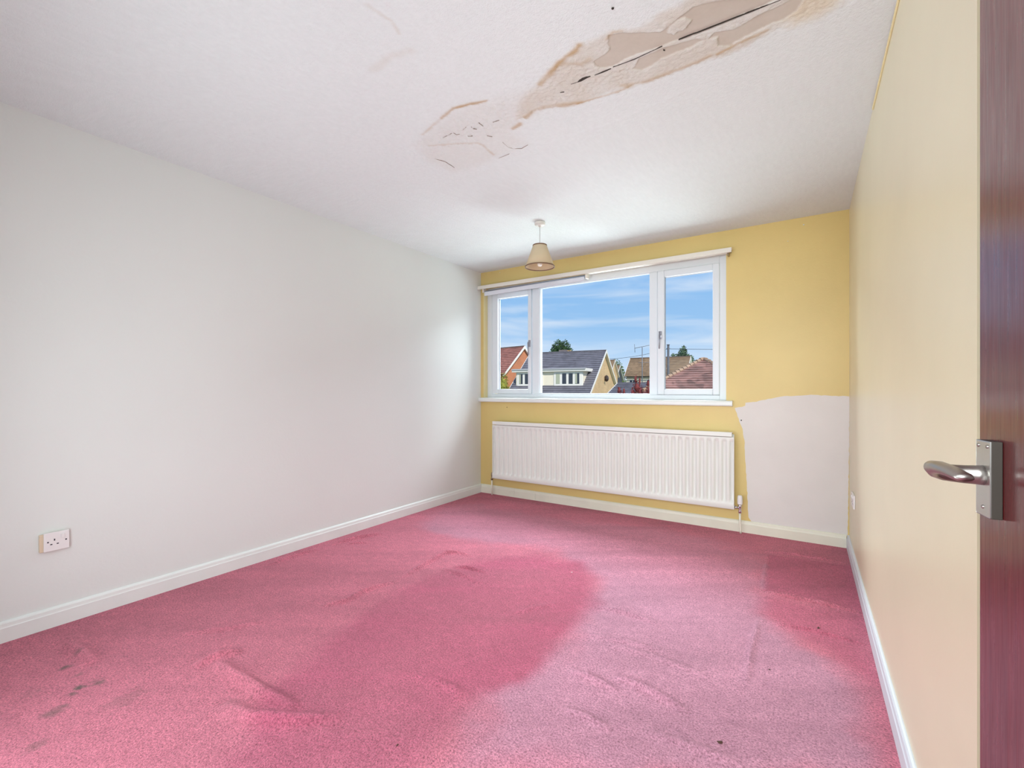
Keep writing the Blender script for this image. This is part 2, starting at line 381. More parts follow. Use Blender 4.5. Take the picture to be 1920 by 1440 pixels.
def ceiling_mat():
    m = M('textured_ceiling', (0.8, 0.8, 0.79, 1), 0.85, spec=0.2)
    a = m.attr('paint'); m.L(a, m.b.inputs['Base Color'])
    s = m.attr('smooth')
    n = m.noise(170, 3, 0.6); n2 = m.noise(70, 2, 0.5)
    ad = m.N('ShaderNodeMath'); ad.operation = 'ADD'; m.L(n, ad.inputs[0]); m.L(n2, ad.inputs[1])
    mu = m.N('ShaderNodeMath'); mu.operation = 'MULTIPLY'; m.L(ad.outputs[0], mu.inputs[0]); m.L(s, mu.inputs[1])
    m.bump(1, 0.0020, src=mu.outputs[0])
    return m


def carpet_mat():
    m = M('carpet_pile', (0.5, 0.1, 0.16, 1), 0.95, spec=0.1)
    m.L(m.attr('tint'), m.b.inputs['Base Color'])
    n = m.noise(140, 5, 0.8)
    m.mixc(1.0, m.ramp(n, (0.33, (0.30, 0.22, 0.24, 1)), (0.46, (0.88, 0.85, 0.86, 1)), (0.64, (1.40, 1.48, 1.45, 1))), 'MULTIPLY')
    m.mixc(1.0, m.ramp(m.noise(28, 3, 0.6), (0.3, (0.90, 0.88, 0.89, 1)), (0.7, (1.08, 1.09, 1.08, 1))), 'MULTIPLY')
    m.b.inputs['Sheen Weight'].default_value = 0.25; m.b.inputs['Sheen Roughness'].default_value = 0.5
    m.b.inputs['Sheen Tint'].default_value = (1.0, 0.75, 0.85, 1)
    m.bump(170, 0.010, 4)
    return m


def wood_mat():
    m = M('mahogany_veneer', lin(88, 24, 27), 0.32, spec=0.4)
    m.b.inputs['Coat Weight'].default_value = 0.6; m.b.inputs['Coat Roughness'].default_value = 0.16; m.b.inputs['Coat IOR'].default_value = 1.7
    g = m.noise(3, 5, 0.65, (22, 4, 0.25), 0.3)
    m.mixc(1.0, m.ramp(g, (0.32, (0.74, 0.70, 0.76, 1)), (0.5, (1.0, 1.0, 1.0, 1)), (0.70, (1.2, 1.3, 1.15, 1))), 'MULTIPLY')
    f = m.noise(30, 3, 0.6, (16, 4, 0.3))
    m.mixc(1.0, m.ramp(f, (0.35, (0.75, 0.72, 0.75, 1)), (0.65, (1.15, 1.15, 1.12, 1))), 'MULTIPLY')
    m.L(m.ramp(m.noise(20, 4, 0.6, (6, 4, 0.4)), (0.3, (0.22, 0.22, 0.22, 1)), (0.7, (0.48, 0.48, 0.48, 1))), m.b.inputs['Roughness'])
    # white scuffs
    sc = m.noise(16, 6, 0.75, (1, 2.0, 0.8))
    m.mixc(m.ramp(sc, (0.72, (0, 0, 0, 1)), (0.80, (0.5, 0.5, 0.5, 1))), lin(200, 190, 195))
    m.bump(30, 0.0003, 3, (16, 4, 0.2))
    return m


def brick_mat(name, c1, c2, mort):
    m = M(name, c1, 0.85)
    tc = m.N('ShaderNodeTexCoord'); se = m.N('ShaderNodeSeparateXYZ'); m.L(tc.outputs['Object'], se.inputs[0])
    ad = m.N('ShaderNodeMath'); ad.operation = 'ADD'; m.L(se.outputs[0], ad.inputs[0]); m.L(se.outputs[1], ad.inputs[1])
    cb = m.N('ShaderNodeCombineXYZ'); m.L(ad.outputs[0], cb.inputs[0]); m.L(se.outputs[2], cb.inputs[1])
    b = m.N('ShaderNodeTexBrick'); b.inputs['Color1'].default_value = c1; b.inputs['Color2'].default_value = c2
    b.inputs['Mortar'].default_value = mort; b.inputs['Scale'].default_value = 1.0
    b.inputs['Brick Width'].default_value = 0.225; b.inputs['Row Height'].default_value = 0.075; b.inputs['Mortar Size'].default_value = 0.01
    m.L(cb.outputs[0], b.inputs['Vector']); m.L(b.outputs[0], m.b.inputs['Base Color'])
    m.vary(0.6, 0.85, 1.1); return m


def roof_mat(name, c, lo=0.7, hi=1.25, tw=0.33):
    m = M(name, c, 0.8)
    tc = m.N('ShaderNodeTexCoord'); mp = m.N('ShaderNodeMapping'); mp.inputs['Scale'].default_value = (1/tw, 1/tw, 1/tw); m.L(tc.outputs['Object'], mp.inputs[0])
    v = m.N('ShaderNodeTexVoronoi'); v.inputs['Scale'].default_value = 1.0; m.L(mp.outputs[0], v.inputs['Vector'])
    sp = m.N('ShaderNodeSeparateColor'); m.L(v.outputs['Color'], sp.inputs[0])
    m.mixc(1.0, m.ramp(sp.outputs[0], (0.0, (lo, lo, lo, 1)), (1.0, (hi, hi, hi, 1))), 'MULTIPLY')
    m.vary(0.5, 0.8, 1.15); return m

# ------------------------------------------------------------ room shell
def build_ceiling():
    xs = np.concatenate([np.linspace(-3.28, -2.55, 16)[:-1], np.linspace(-2.55, -1.95, 60)[:-1], np.arange(-1.95, 0.26, 0.0042), np.linspace(0.262, 0.50, 8)])
    ys = np.concatenate([np.linspace(-0.05, 0.6, 14)[:-1], np.linspace(0.6, 1.4, 80)[:-1], np.arange(1.40, 2.16, 0.0042), np.linspace(2.165, 4.28, 60)])
    X, Y = np.meshgrid(xs, ys, indexing='ij')
    n1 = fbm(X*22, Y*22, 4); n2 = fbm(X*90+5, Y*90, 2); n3 = fbm(X*3, Y*3+9, 2); n4 = fbm(X*11+3, Y*11, 3)
    col = np.zeros(X.shape+(3,)); col[:] = (0.76, 0.81, 0.815)
    def blend(f, c): col[:] = col*(1-f[..., None])+np.array(c)*f[..., None]
    Zh = np.full(X.shape, CH); Zh += 0.0015*n3
    wob = 0.03*n1+0.012*n2
    f = sstep(0.05, -0.06, sdf(X, Y, FAINT[0])+wob)*(0.75+0.5*n4); blend(np.clip(f, 0, 1)*0.55, (0.69, 0.68, 0.64))
    f = sstep(0.02, -0.02, sdf(X, Y, TINT[0])+wob*0.8)*np.clip(0.9+0.8*n4, 0, 1); blend(np.clip(f, 0, 1)*0.85, (0.64, 0.60, 0.53))
    Zh -= 0.002*f
    f = sstep(0.05, -0.03, sdf(X, Y, YEL[0])+wob); blend(np.clip(f, 0, 1)*0.7, (0.70, 0.60, 0.43))
    sm = np.ones(X.shape)
    bf = np.zeros(X.shape)
    for p in BOARD: bf = np.maximum(bf, sstep(0.003, -0.003, sdf(X, Y, p)+0.016*n1+0.006*n2))
    isl = sstep(0.003, -0.003, sdf(X, Y, ISLAND[0])+0.012*n1)
    bf = bf*(1-isl)
    blend(bf*(0.92+0.3*n4).clip(0, 1), (0.56, 0.505, 0.435))
    Zh += 0.0035*bf; sm = sm*(1-0.93*bf)
    for pts, w, s in STAINS:
        d, t = dline(X, Y, pts)
        w = w*0.75
        d = d+0.012*n1*w/0.015+0.005*n2
        prof = np.exp(-(np.maximum(d, 0)/w)**2*1.6)*np.clip(1.0+1.6*n4, 0.3, 1.2)
        blend(np.clip(prof*s*0.8, 0, 1), (0.50, 0.345, 0.185))
        Zh -= 0.0012*prof*s
    # loose texture along the damaged joint
    d, t = dline(X, Y, [(-1.9, 1.80), (-1.0, 1.735), (0.26, 1.73)])
    loose = np.exp(-(d/0.13)**2)*sstep(-2.0, -1.7, X)
    loose = loose*(1-np.exp(-(np.abs(Y-1.73)/0.014)**2)*sstep(-1.1, -1.0, X))
    Zh += loose*(0.009*n2+0.006*n1)*(1-bf)
    for pts, w, h in CRIDGE:
        d, t = dline(X, Y, pts); e = np.sin(np.pi*np.clip(t, 0.02, 0.98))**0.5
        Zh -= h*np.exp(-(d/w)**2)*e
    paint = col*(1+0.06*n2[..., None])
    sm3 = np.repeat(sm[..., None], 3, -1)
    return grid('ceiling', xs, ys, Zh, {'paint': paint, 'smooth': sm3}, ceiling_mat().m, flip=True, kind='structure')


def build_floor():
    xs = np.arange(-3.03, 0.46, 0.0085); ys = np.arange(-0.02, 4.035, 0.0085)
    X, Y = np.meshgrid(xs, ys, indexing='ij')
    n1 = fbm(X*4, Y*4, 3); n2 = fbm(X*14+7, Y*14, 3); n3 = fbm(X*1.3+2, Y*1.3, 2); n4 = fbm(X*40+7, Y*40, 2)
    # angled brush marks in the worn pile, running obliquely across the room
    U = X*0.83+Y*0.55; V = -X*0.55+Y*0.83
    st = fbm(U*1.2+4, V*9, 3)
    col = np.zeros(X.shape+(3,)); col[:] = CARPET_MID
    def blend(f, c): col[:] = col*(1-f[..., None])+np.array(c)*f[..., None]
    wob = 0.22*n1+0.05*n2
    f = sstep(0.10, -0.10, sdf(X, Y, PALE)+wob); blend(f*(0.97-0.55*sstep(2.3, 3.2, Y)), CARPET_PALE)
    sd = sdf(X, Y, DARK); f = sstep(0.07, -0.08, sd+wob*0.9)*(0.50+0.5*np.exp(-np.maximum(-sd-0.1, 0)/0.30)*sstep(-2.2, -1.5, X))*(1+0.8*st); blend(np.clip(f*0.9, 0, 1), CARPET_DARK)
    f = sstep(0.008, -0.008, sdf(X, Y, MARKD)+0.01*n2); blend(f*0.8, CARPET_DARK)
    f = sstep(0.06, -0.06, sdf(X, Y, MARKE)+wob*0.4); blend(f*0.65, CARPET_DARK)
    for p in LIGHTL:
        d, t = dline(X, Y, p); blend(0.45*np.exp(-((d+0.02*n2)/0.014)**2), CARPET_PALE)
    # darker, redder carpet towards the window wall and left wall
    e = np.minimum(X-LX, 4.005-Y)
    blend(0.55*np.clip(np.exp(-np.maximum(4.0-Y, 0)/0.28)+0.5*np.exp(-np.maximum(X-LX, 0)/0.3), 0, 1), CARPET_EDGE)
    col *= (1+0.16*n1+0.10*n2+0.10*n4+0.34*st)[..., None]
    # carpet near the door darkened in colour to offset the rear fill lamp
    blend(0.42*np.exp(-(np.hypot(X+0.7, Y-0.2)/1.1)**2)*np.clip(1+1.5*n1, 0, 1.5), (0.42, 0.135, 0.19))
    for (cx, cy), r, s in DIRT:
        d = np.hypot((X-cx), (Y-cy)*1.0)+r*1.6*fbm(X*60+cx*9, Y*60, 3)
        blend(np.clip(s*1.35, 0, 0.95)*sstep(r*1.1, r*0.3, d)*np.clip(1+1.5*n4, 0.3, 1), (0.09, 0.085, 0.065))
    Z = 0.0012*n2+0.004*n3
    Z += 0.0035*st*sstep(0.1, -0.3, sdf(X, Y, PALE))
    for pts, w, h in RUCKS:
        d, t = dline(X, Y, pts); e = np.clip(np.sin(np.pi*np.clip(t, 0, 1)), 0.0, 1)**0.6
        w = w*(0.8 if h > 0.0075 else 0.62)
        Z += h*(2.1 if h > 0.0075 else 3.6)*e*np.exp(-((d+0.008*n2)/w)**2)
    Z = Z*sstep(0.0, 0.05, X-LX)*sstep(0, 0.05, 4.0-Y)
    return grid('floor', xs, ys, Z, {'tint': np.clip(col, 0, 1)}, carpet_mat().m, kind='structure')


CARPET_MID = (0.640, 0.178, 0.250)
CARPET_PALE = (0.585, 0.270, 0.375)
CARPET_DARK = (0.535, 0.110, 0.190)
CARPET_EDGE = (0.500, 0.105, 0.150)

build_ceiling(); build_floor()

# window opening in the far wall
OX0, OX1, OZ0, OZ1 = -2.967, -0.543, 1.03, 2.235
bm = bmesh.new()
T = 0.27
for a in ((LX-0.25, OX0, -0.1, CH+0.1), (OX1, RX+0.25, -0.1, CH+0.1), (OX0, OX1, -0.1, OZ0), (OX0, OX1, OZ1, CH+0.1)):
    bbox(bm, a[0], a[1], WY, WY+T, a[2], a[3])
wall_back = fromb('wall_back', bm, m_yellow.m, kind='structure')
# window reveal, its yellow lightened to paint in the window light
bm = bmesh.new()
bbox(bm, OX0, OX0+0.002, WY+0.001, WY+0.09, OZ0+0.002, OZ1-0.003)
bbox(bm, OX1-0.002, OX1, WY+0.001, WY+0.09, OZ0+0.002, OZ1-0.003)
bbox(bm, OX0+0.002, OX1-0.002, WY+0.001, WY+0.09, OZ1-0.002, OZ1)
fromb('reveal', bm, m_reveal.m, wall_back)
# bare white patch right of the radiator, with a ragged hand-cut edge
random.seed(3)
pp = []
for i, (x, z) in enumerate(PATCH):
    x2, z2 = PATCH[(i+1) % len(PATCH)]
    k = max(1, int(math.hypot(x2-x, z2-z)/0.02))
    for j in range(k):
        t = j/k
        pp.append((x+(x2-x)*t+random.uniform(-1, 1)*0.0022, z+(z2-z)*t+random.uniform(-1, 1)*0.0022))
nP = len(pp)
V = [(x, WY-0.0009, z) for x, z in pp]+[(x, WY-0.00005, z) for x, z in pp]
F = [list(range(nP))]+[[i, (i+1) % nP, nP+(i+1) % nP, nP+i] for i in range(nP)]
patch = mesh('paint_patch', V, F, m_patch.m, wall_back, label='bare white patch of wall right of the radiator')
lathe('nail_hole', [(0.0005, 0), (0.005, 0), (0.004, 0.0008), (0.0005, 0.0008)], m_dark.m, wall_back, n=8).matrix_basis = Matrix.Translation((-0.435, WY-0.0018, 0.88)) @ Matrix.Rotation(math.radians(90), 4, 'X')
for hx, hz, rr in ((-0.02, 2.345, 0.005), (-2.75, 2.37, 0.004), (-0.12, 2.24, 0.003), (-2.66, 0.985-0.05, 0.005)):
    lathe('filler_spot', [(0.0005, 0), (rr, 0), (rr*0.7, 0.0012), (0.0005, 0.0016)], m_white.m if hz > 1 else m_crack.m, wall_back, n=8).matrix_basis = Matrix.Translation((hx, WY-0.0001, hz)) @ Matrix.Rotation(math.radians(90), 4, 'X')

box('wall_left', LX-0.2, LX, -0.15, WY, -0.1, CH+0.1, m_white.m, kind='structure')
bm = bmesh.new()
bbox(bm, RX, RX+0.25, 1.12, WY, -0.1, CH+0.1)
bbox(bm, RX+0.17, RX+0.25, -0.15, 1.12, -0.1, CH+0.1)
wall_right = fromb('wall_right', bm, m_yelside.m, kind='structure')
bm = bmesh.new()
bbox(bm, LX-0.2, -0.52, FY-0.12, FY, -0.1, CH+0.1)
bbox(bm, 0.345, RX+0.25, FY-0.12, FY, -0.1, CH+0.1)
bbox(bm, -0.52, 0.345, FY-0.12, FY, 2.02, CH+0.1)
wall_front = fromb('wall_front', bm, m_white.m, kind='structure')
# the landing behind the doorway
bm = bmesh.new()
bbox(bm, -1.6, -1.5, -2.0, FY-0.12, -0.1, 2.5); bbox(bm, 1.0, 1.1, -2.0, FY-0.12, -0.1, 2.5)
bbox(bm, -1.6, 1.1, -2.1, -2.0, -0.1, 2.5)
m_land = M('landing_wall_dimmed', lin(74, 60, 50), 0.8)  # unseen walls coloured dark to paint in a dim landing's shade
fromb('wall_landing', bm, m_land.m, kind='structure')
box('ceiling_landing', -1.6, 1.1, -2.1, FY-0.12, CH, CH+0.08, m_white.m, kind='structure')
box('floor_landing', -1.6, 1.1, -2.1, FY-0.02, -0.1, -0.004, M('landing_carpet', (0.5, 0.13, 0.2, 1), 0.95).m, kind='structure')
# roof void slab above the ceiling, keeps the sky off it
box('ceiling_void', LX-0.3, RX+0.4, -2.2, WY+0.4, CH+0.11, CH+0.2, m_white.m, kind='structure')

# cracks in the ceiling board joint
random.seed(5)
for pts, w in CRACKS:
    P = []
    for (x1, y1), (x2, y2) in zip(pts[:-1], pts[1:]):
        k = max(1, int(math.hypot(x2-x1, y2-y1)/0.012))
        for j in range(k):
            P.append((x1+(x2-x1)*j/k, y1+(y2-y1)*j/k))
    P.append(pts[-1]); n = len(P); V = []
    for i, (x, y) in enumerate(P):
        a, b = P[max(i-1, 0)], P[min(i+1, n-1)]
        dx, dy = b[0]-a[0], b[1]-a[1]; l = math.hypot(dx, dy)+1e-9
        t = i/(n-1); ww = (w if w > 0.005 else w*0.5)*0.5*(max(0.12, math.sin(math.pi*t))**0.5)*random.uniform(0.6, 1.25)
        ox, oy = -dy/l*ww/1, dx/l*ww/1
        jx = random.uniform(-1, 1)*0.0008
        zc = CH-0.0030
        V += [(x+ox+jx, y+oy, zc), (x-ox+jx, y-oy, zc), (x+ox*0.6+jx, y+oy*0.6, CH+0.006), (x-ox*0.6+jx, y-oy*0.6, CH+0.006)]
    F = []
    for i in range(n-1):
        q = 4*i; r = q+4
        F += [(q, q+1, r+1, r), (q, r, r+2, q+2), (q+1, q+3, r+3, r+1)]
    F += [(0, 2, 3, 1), (4*n-4, 4*n-3, 4*n-1, 4*n-2)]
    mesh('crack', V, F, m_crack.m if (w > 0.0051 or pts[0][0] > -1.05) else m_hair.m, bpy.data.objects['ceiling'])
# screw head in the ceiling
lathe('nail_head', [(0.0005, 0), (0.0045, 0), (0.004, -0.002), (0.0005, -0.003)], m_crack.m, bpy.data.objects['ceiling'], n=10, loc=(-0.545, 1.46, CH-0.001))


# skirtings
def skirt(name, p0, p1, nrm, mat, h=0.092, t=0.017, cuts=()):
    p0 = Vector(p0); p1 = Vector(p1); d = (p1-p0); Ln = d.length; d.normalize(); nrm = Vector(nrm)
    prof = [(0, 0), (t, 0), (t, h*0.70), (t*0.86, h*0.74), (t*0.80, h*0.80), (t*0.74, h*0.90), (t*0.5, h*0.97), (t*0.2, h), (0, h)]
    if not cuts: 
        segs = [(0, Ln)]
    else:
        c = [0]+list(cuts)+[Ln]; segs = [(a+(0.0008 if i else 0), b-(0.0008 if i < len(c)-2 else 0)) for i, (a, b) in enumerate(zip(c[:-1], c[1:]))]
    root = None
    if len(segs) > 1: root = empty(name, (0, 0, 0), kind='structure')
    for a, b in segs:
        bm = bmesh.new()
        k = max(1, int((b-a)/0.25)); rings = []
        for i in range(k+1):
            c = p0+d*(a+(b-a)*i/k)
            rings.append([c+nrm*u+Vector((0, 0, w)) for u, w in prof])
        loft(bm, rings)
        fromb(name if root is None else 'board', bm, mat, root, kind='structure' if root is None else None)


skirt('baseboard_left', (LX, 0.06, 0), (LX, WY, 0), (1, 0, 0), m_glossw.m)
skirt('baseboard_back', (LX+0.017, WY, 0), (RX-0.017, WY, 0), (0, -1, 0), m_gloss.m, cuts=(0.43, 0.68))
skirt('baseboard_right', (RX, 1.12, 0), (RX, WY, 0), (-1, 0, 0), M('white_gloss_dimmed', lin(214, 219, 226), 0.45).m)  # white gloss darkened in colour to offset the landing fill lamp
# cornice bead where the right wall meets the ceiling
box('trim_1', RX-0.006, RX, 1.12, 2.6, CH-0.02, CH-0.006, m_reveal.m, bev=0.002, kind='structure')

# ------------------------------------------------------------ window
wy0 = 4.075
win = empty('window_1', ((OX0+OX1)/2, wy0, OZ0), kind='structure')
def inwin(o):
    o.parent = win; o.matrix_parent_inverse = Matrix.Translation(win.location).inverted(); return o
def rect_frame(name, x0, x1, z0, z1, w, y0, y1, mat, parent=None, wt=None, wb=None, bev=0.004):
    bm = bmesh.new(); wt = wt or w; wb = wb or w
    bbox(bm, x0, x0+w, y0, y1, z0, z1, bev); bbox(bm, x1-w, x1, y0, y1, z0, z1, bev)
    bbox(bm, x0+w-0.001, x1-w+0.001, y0, y1, z1-wt, z1, bev); bbox(bm, x0+w-0.001, x1-w+0.001, y0, y1, z0, z0+wb, bev)
    o = fromb(name, bm, mat); inwin(o)
    if parent: o.parent = parent; o.matrix_parent_inverse = Matrix.Identity(4)
    return o
rect_frame('outer_frame', OX0+0.002, OX1-0.002, OZ0+0.006, OZ1-0.003, 0.060, wy0, wy0+0.065, m_upvc.m, wt=0.066, wb=0.040)
for mx0, mx1 in ((-2.392, -2.304), (-1.180, -1.108)):
    inwin(box('mullion', mx0, mx1, wy0-0.002, wy0+0.066, OZ0+0.045, OZ1-0.068, m_upvc.m, bev=0.008))
def pane(x0, x1, z0, z1, parent=None):
    o = box('pane', x0, x1, wy0+0.028, wy0+0.032, z0, z1, m_glass); inwin(o)
    if parent: o.parent = parent; o.matrix_parent_inverse = Matrix.Identity(4)
    g = rect_frame('gasket', x0+0.008, x1-0.008, z0+0.008, z1-0.008, 0.004, wy0+0.018, wy0+0.036, m_gasket.m, parent, bev=0)
    return o
pane(-2.316, -1.168, 1.075, 2.172)
rect_frame('glazing_bead', -2.316, -1.168, 1.072, 2.174, 0.014, wy0+0.008, wy0+0.045, m_upvc.m)
def sash(x0, x1, gx0, gx1, hx, side):
    z0, z1, gz0, gz1 = 1.078, 2.165, 1.127, 2.108
    bm = bmesh.new(); y0, y1 = wy0-0.012, wy0+0.05
    bbox(bm, x0, gx0, y0, y1, z0, z1, 0.006); bbox(bm, gx1, x1, y0, y1, z0, z1, 0.006)
    bbox(bm, gx0-0.001, gx1+0.001, y0, y1, gz1, z1, 0.006); bbox(bm, gx0-0.001, gx1+0.001, y0, y1, z0, gz0, 0.006)
    s = inwin(fromb('sash', bm, m_upvc.m))
    pane(gx0-0.01, gx1+0.01, gz0-0.01, gz1+0.01, s)
    # espagnolette handle: rose plate, neck and lever, hanging slightly inward
    bm = bmesh.new(); zc = 1.60
    bbox(bm, hx-0.013, hx+0.013, y0-0.010, y0-0.0005, zc-0.035, zc+0.035, 0.005)
    loft(bm, tube_rings([(hx, y0-0.004, zc), (hx, y0-0.030, zc)], [0.009, 0.008], 10))
    loft(bm, tube_rings([(hx, y0-0.030, zc+0.014), (hx, y0-0.034, zc), (hx+0.001*side, y0-0.036, zc-0.05), (hx+0.002*side, y0-0.032, zc-0.115), (hx+0.002*side, y0-0.030, zc-0.122)], None, 10,
         flat=[(0.007, 0.006), (0.0095, 0.007), (0.009, 0.006), (0.007, 0.005), (0.003, 0.003)]))
    h = inwin(fromb('sash_handle', bm, m_handlew.m, smooth=True)); h.parent = s; h.matrix_parent_inverse = Matrix.Identity(4); h['label'] = 'satin silver window handle'
m_handlew = M('satin_silver', (0.36, 0.36, 0.42, 1), 0.3, 0.9)
sash(-2.896, -2.400, -2.822, -2.438, -2.415, 1)
sash(-1.106, -0.603, -1.048, -0.655, -1.080, -1)
# sill board with rounded nose
bm = bmesh.new()
prof = [(4.078, 1.036), (3.975, 1.034), (3.965, 1.031), (3.960, 1.022), (3.960, 1.000), (3.964, 0.992), (3.975, 0.989), (4.004, 0.989), (4.004, 1.002), (4.078, 1.002)]
loft(bm, [[Vector((x, y, z)) for y, z in prof] for x in (LX+0.001, -2.2, -1.3, -0.495)])
sill = fromb('window_sill', bm, m_glossw.m); inwin(sill)

# curtain rail and half width blind
rail = empty('curtain_rail', ((LX-0.5)/2, WY, 2.20), label='long cream curtain rail above the window', cat='curtain rail')
def inp(o, p): o.parent = p; o.matrix_parent_inverse = Matrix.Translation(p.location).inverted(); return o
inp(box('rail_board', LX+0.004, -0.497, 3.936, 3.95, 2.205, 2.243, m_rail.m, bev=0.003), rail)
inp(box('rail_top', LX+0.004, -0.497, 3.95, WY-0.002, 2.236, 2.243, m_rail.m, bev=0.001), rail)
inp(box('track', -1.72, -0.53, 3.965, 3.99, 2.206, 2.222, m_rail.m, bev=0.003), rail)
inp(box('bracket', -2.945, -2.93, 3.953, WY-0.001, 2.17, 2.234, m_rail.m, bev=0.002), rail)
inp(box('bracket', -1.745, -1.725, 3.953, WY-0.001, 2.165, 2.234, m_rail.m, bev=0.002), rail)
inp(box('bracket', -0.53, -0.518, 3.953, WY-0.001, 2.185, 2.234, m_brass.m, bev=0.002), rail)
blind = empty('roller_blind', (-2.34, 3.985, 2.17), label='rolled-up blind, fabric greyed by painted shade, with white bar under the left half of the rail', cat='blind')
inp(tube('roller', [(-2.925, 3.985, 2.176), (-2.3, 3.985, 2.183), (-1.757, 3.985, 2.190)], 0.0165, m_blind.m, n=16), blind)
inp(tube('end_cap', [(-1.7565, 3.985, 2.190), (-1.748, 3.985, 2.190)], 0.012, m_plastic.m, n=12), blind)
inp(tube('end_cap', [(-2.929, 3.985, 2.176), (-2.9252, 3.985, 2.176)], 0.012, m_plastic.m, n=12), blind)
bm = bmesh.new()
for x, dz in ((-2.92, 0), (-1.76, 0.022)):
    pass
V0 = [(-2.92, 0.0), (-1.76, 0.016)]
rings = [[Vector((x, 3.957, 2.138+dz)), Vector((x, 3.963, 2.132+dz)), Vector((x, 3.969, 2.138+dz)), Vector((x, 3.969, 2.172+dz*0.6)), Vector((x, 3.963, 2.178+dz*0.6)), Vector((x, 3.957, 2.172+dz*0.6))] for x, dz in V0]
loft(bm, rings); inp(fromb('bottom_bar', bm, m_blindb.m), blind)

# ------------------------------------------------------------ radiator
def radiator():
    X0, X1, Z0, Z1, YF = -2.775, -0.475, 0.190, 0.790, 3.900
    root = empty('radiator', ((X0+X1)/2, 3.94, 0), label='long white panel radiator under the window', cat='radiator')
    n = 41; per = (X1-X0-0.03)/n; xs = [X0]; off = [0]
    for i in range(n):
        b = X0+0.015+i*per
        for f, o in ((0.0, 0), (0.10, 0.0), (0.20, 0.25), (0.30, 0.85), (0.38, 1), (0.62, 1), (0.70, 0.85), (0.80, 0.25), (0.90, 0)):
            xs.append(b+f*per); off.append(o)
    xs.append(X1); off.append(0)
    zs = [Z0, Z0+0.006, Z0+0.040, Z0+0.050, Z0+0.062, Z0+0.075, Z0+0.2, Z0+0.35, Z1-0.085, Z1-0.072, Z1-0.060, Z1-0.045, Z1-0.040]
    fz = [0, 0, 0, 0.05, 0.6, 1, 1, 1, 1, 0.6, 0.05, 0, 0]
    base = [0.004, 0, 0, 0.002, 0.003, 0.003, 0.003, 0.003, 0.003, 0.003, 0.003, 0.003, 0.003]
    V = []; F = []
    for x, o in zip(xs, off):
        for z, f, b in zip(zs, fz, base): V.append((x, YF+b+0.017*(1-o)*f, z))
    m = len(zs)
    for i in range(len(xs)-1):
        for j in range(m-1): F.append((i*m+j, (i+1)*m+j, (i+1)*m+j+1, i*m+j+1))
    inp(mesh('front_panel', V, F, m_rad.m, smooth=False), root)
    for p in bpy.data.objects['front_panel'].data.polygons: p.use_smooth = True
    inp(box('panel_body', X0+0.001, X1-0.001, YF+0.0215, YF+0.030, Z0+0.004, Z1-0.043, m_rad.m), root)
    inp(box('side_edge', X1-0.003, X1+0.001, YF-0.0005, YF+0.018, Z0+0.002, Z1-0.041, m_rad.m, bev=0.001), root)
    inp(box('side_edge', X0-0.001, X0+0.003, YF-0.0005, YF+0.018, Z0+0.002, Z1-0.041, m_rad.m, bev=0.001), root)
    inp(box('top_rail', X0+0.001, X1-0.014, YF-0.004, YF+0.012, Z1-0.036, Z1, m_rad.m, bev=0.004, seg=3), root)
    inp(box('top_cover', X0+0.005, X1-0.016, YF+0.013, 3.985, Z1-0.010, Z1-0.006, m_rad.m, bev=0.001), root)
    inp(box('back_panel', X0+0.004, X1-0.006, 3.965, 3.982, Z0-0.012, Z1-0.02, m_rad.m, bev=0.006), root)
    inp(box('bracket', X0+0.3, X0+0.34, 3.983, WY-0.0005, 0.3, 0.65, m_rad.m), root)
    inp(box('bracket', X1-0.34, X1-0.3, 3.983, WY-0.0005, 0.3, 0.65, m_rad.m), root)
    # thermostatic valve on the right
    vx, vy = -0.436, 3.925
    v = inp(tube('valve', [(vx, vy, 0.165), (vx, vy, 0.180), (vx, vy, 0.196), (vx, vy, 0.215), (vx, vy, 0.232)], [0.012, 0.012, 0.009, 0.011, 0.0135], m_chrome.m, n=14), root)
    v['label'] = 'chrome valve body'
    inp(tube('valve_tail', [(vx-0.006, vy, 0.205), (vx-0.018, vy, 0.205), (vx-0.0185, vy, 0.205), (X1+0.0015, vy, 0.205)], [0.008, 0.008, 0.011, 0.011], m_chrome.m, n=10), root)
    bm = bmesh.new()
    rr = [(0.0165, 0.233), (0.018, 0.237), (0.0185, 0.262), (0.0175, 0.287), (0.0150, 0.298), (0.010, 0.302)]
    rings = []
    for r, z in rr:
        rings.append([Vector((vx+(r-(0.0012 if k % 2 and 0.236 < z < 0.29 else 0))*math.cos(2*math.pi*k/28), vy+(r-(0.0012 if k % 2 and 0.236 < z < 0.29 else 0))*math.sin(2*math.pi*k/28), z)) for k in range(28)])
    loft(bm, rings); h = inp(fromb('thermostat_head', bm, m_plastic.m), root); h['label'] = 'white ribbed thermostat head'
    inp(tube('pipe', [(vx, vy, 0.166), (vx, vy+0.002, 0.10), (vx+0.004, vy+0.003, 0.03), (vx+0.005, vy+0.003, 0.008)], 0.0078, m_gloss.m, n=12), root)
    # lockshield valve on the left
    vx = -2.797
    inp(tube('valve', [(vx, vy, 0.165), (vx, vy, 0.185), (vx, vy, 0.19), (vx, vy, 0.215), (vx, vy, 0.22), (vx, vy, 0.245)], [0.012, 0.012, 0.008, 0.010, 0.011, 0.008], m_brass.m, n=14, label='bare brass valve body'), root)
    inp(tube('valve_tail', [(vx+0.006, vy, 0.203), (vx+0.021, vy, 0.203)], 0.010, m_brass.m, n=10), root)
    inp(tube('pipe', [(vx, vy, 0.166), (vx, vy, 0.09), (vx, vy, 0.008)], 0.0078, m_gloss.m, n=12), root)
    # air vent plug
    return root


radiator()

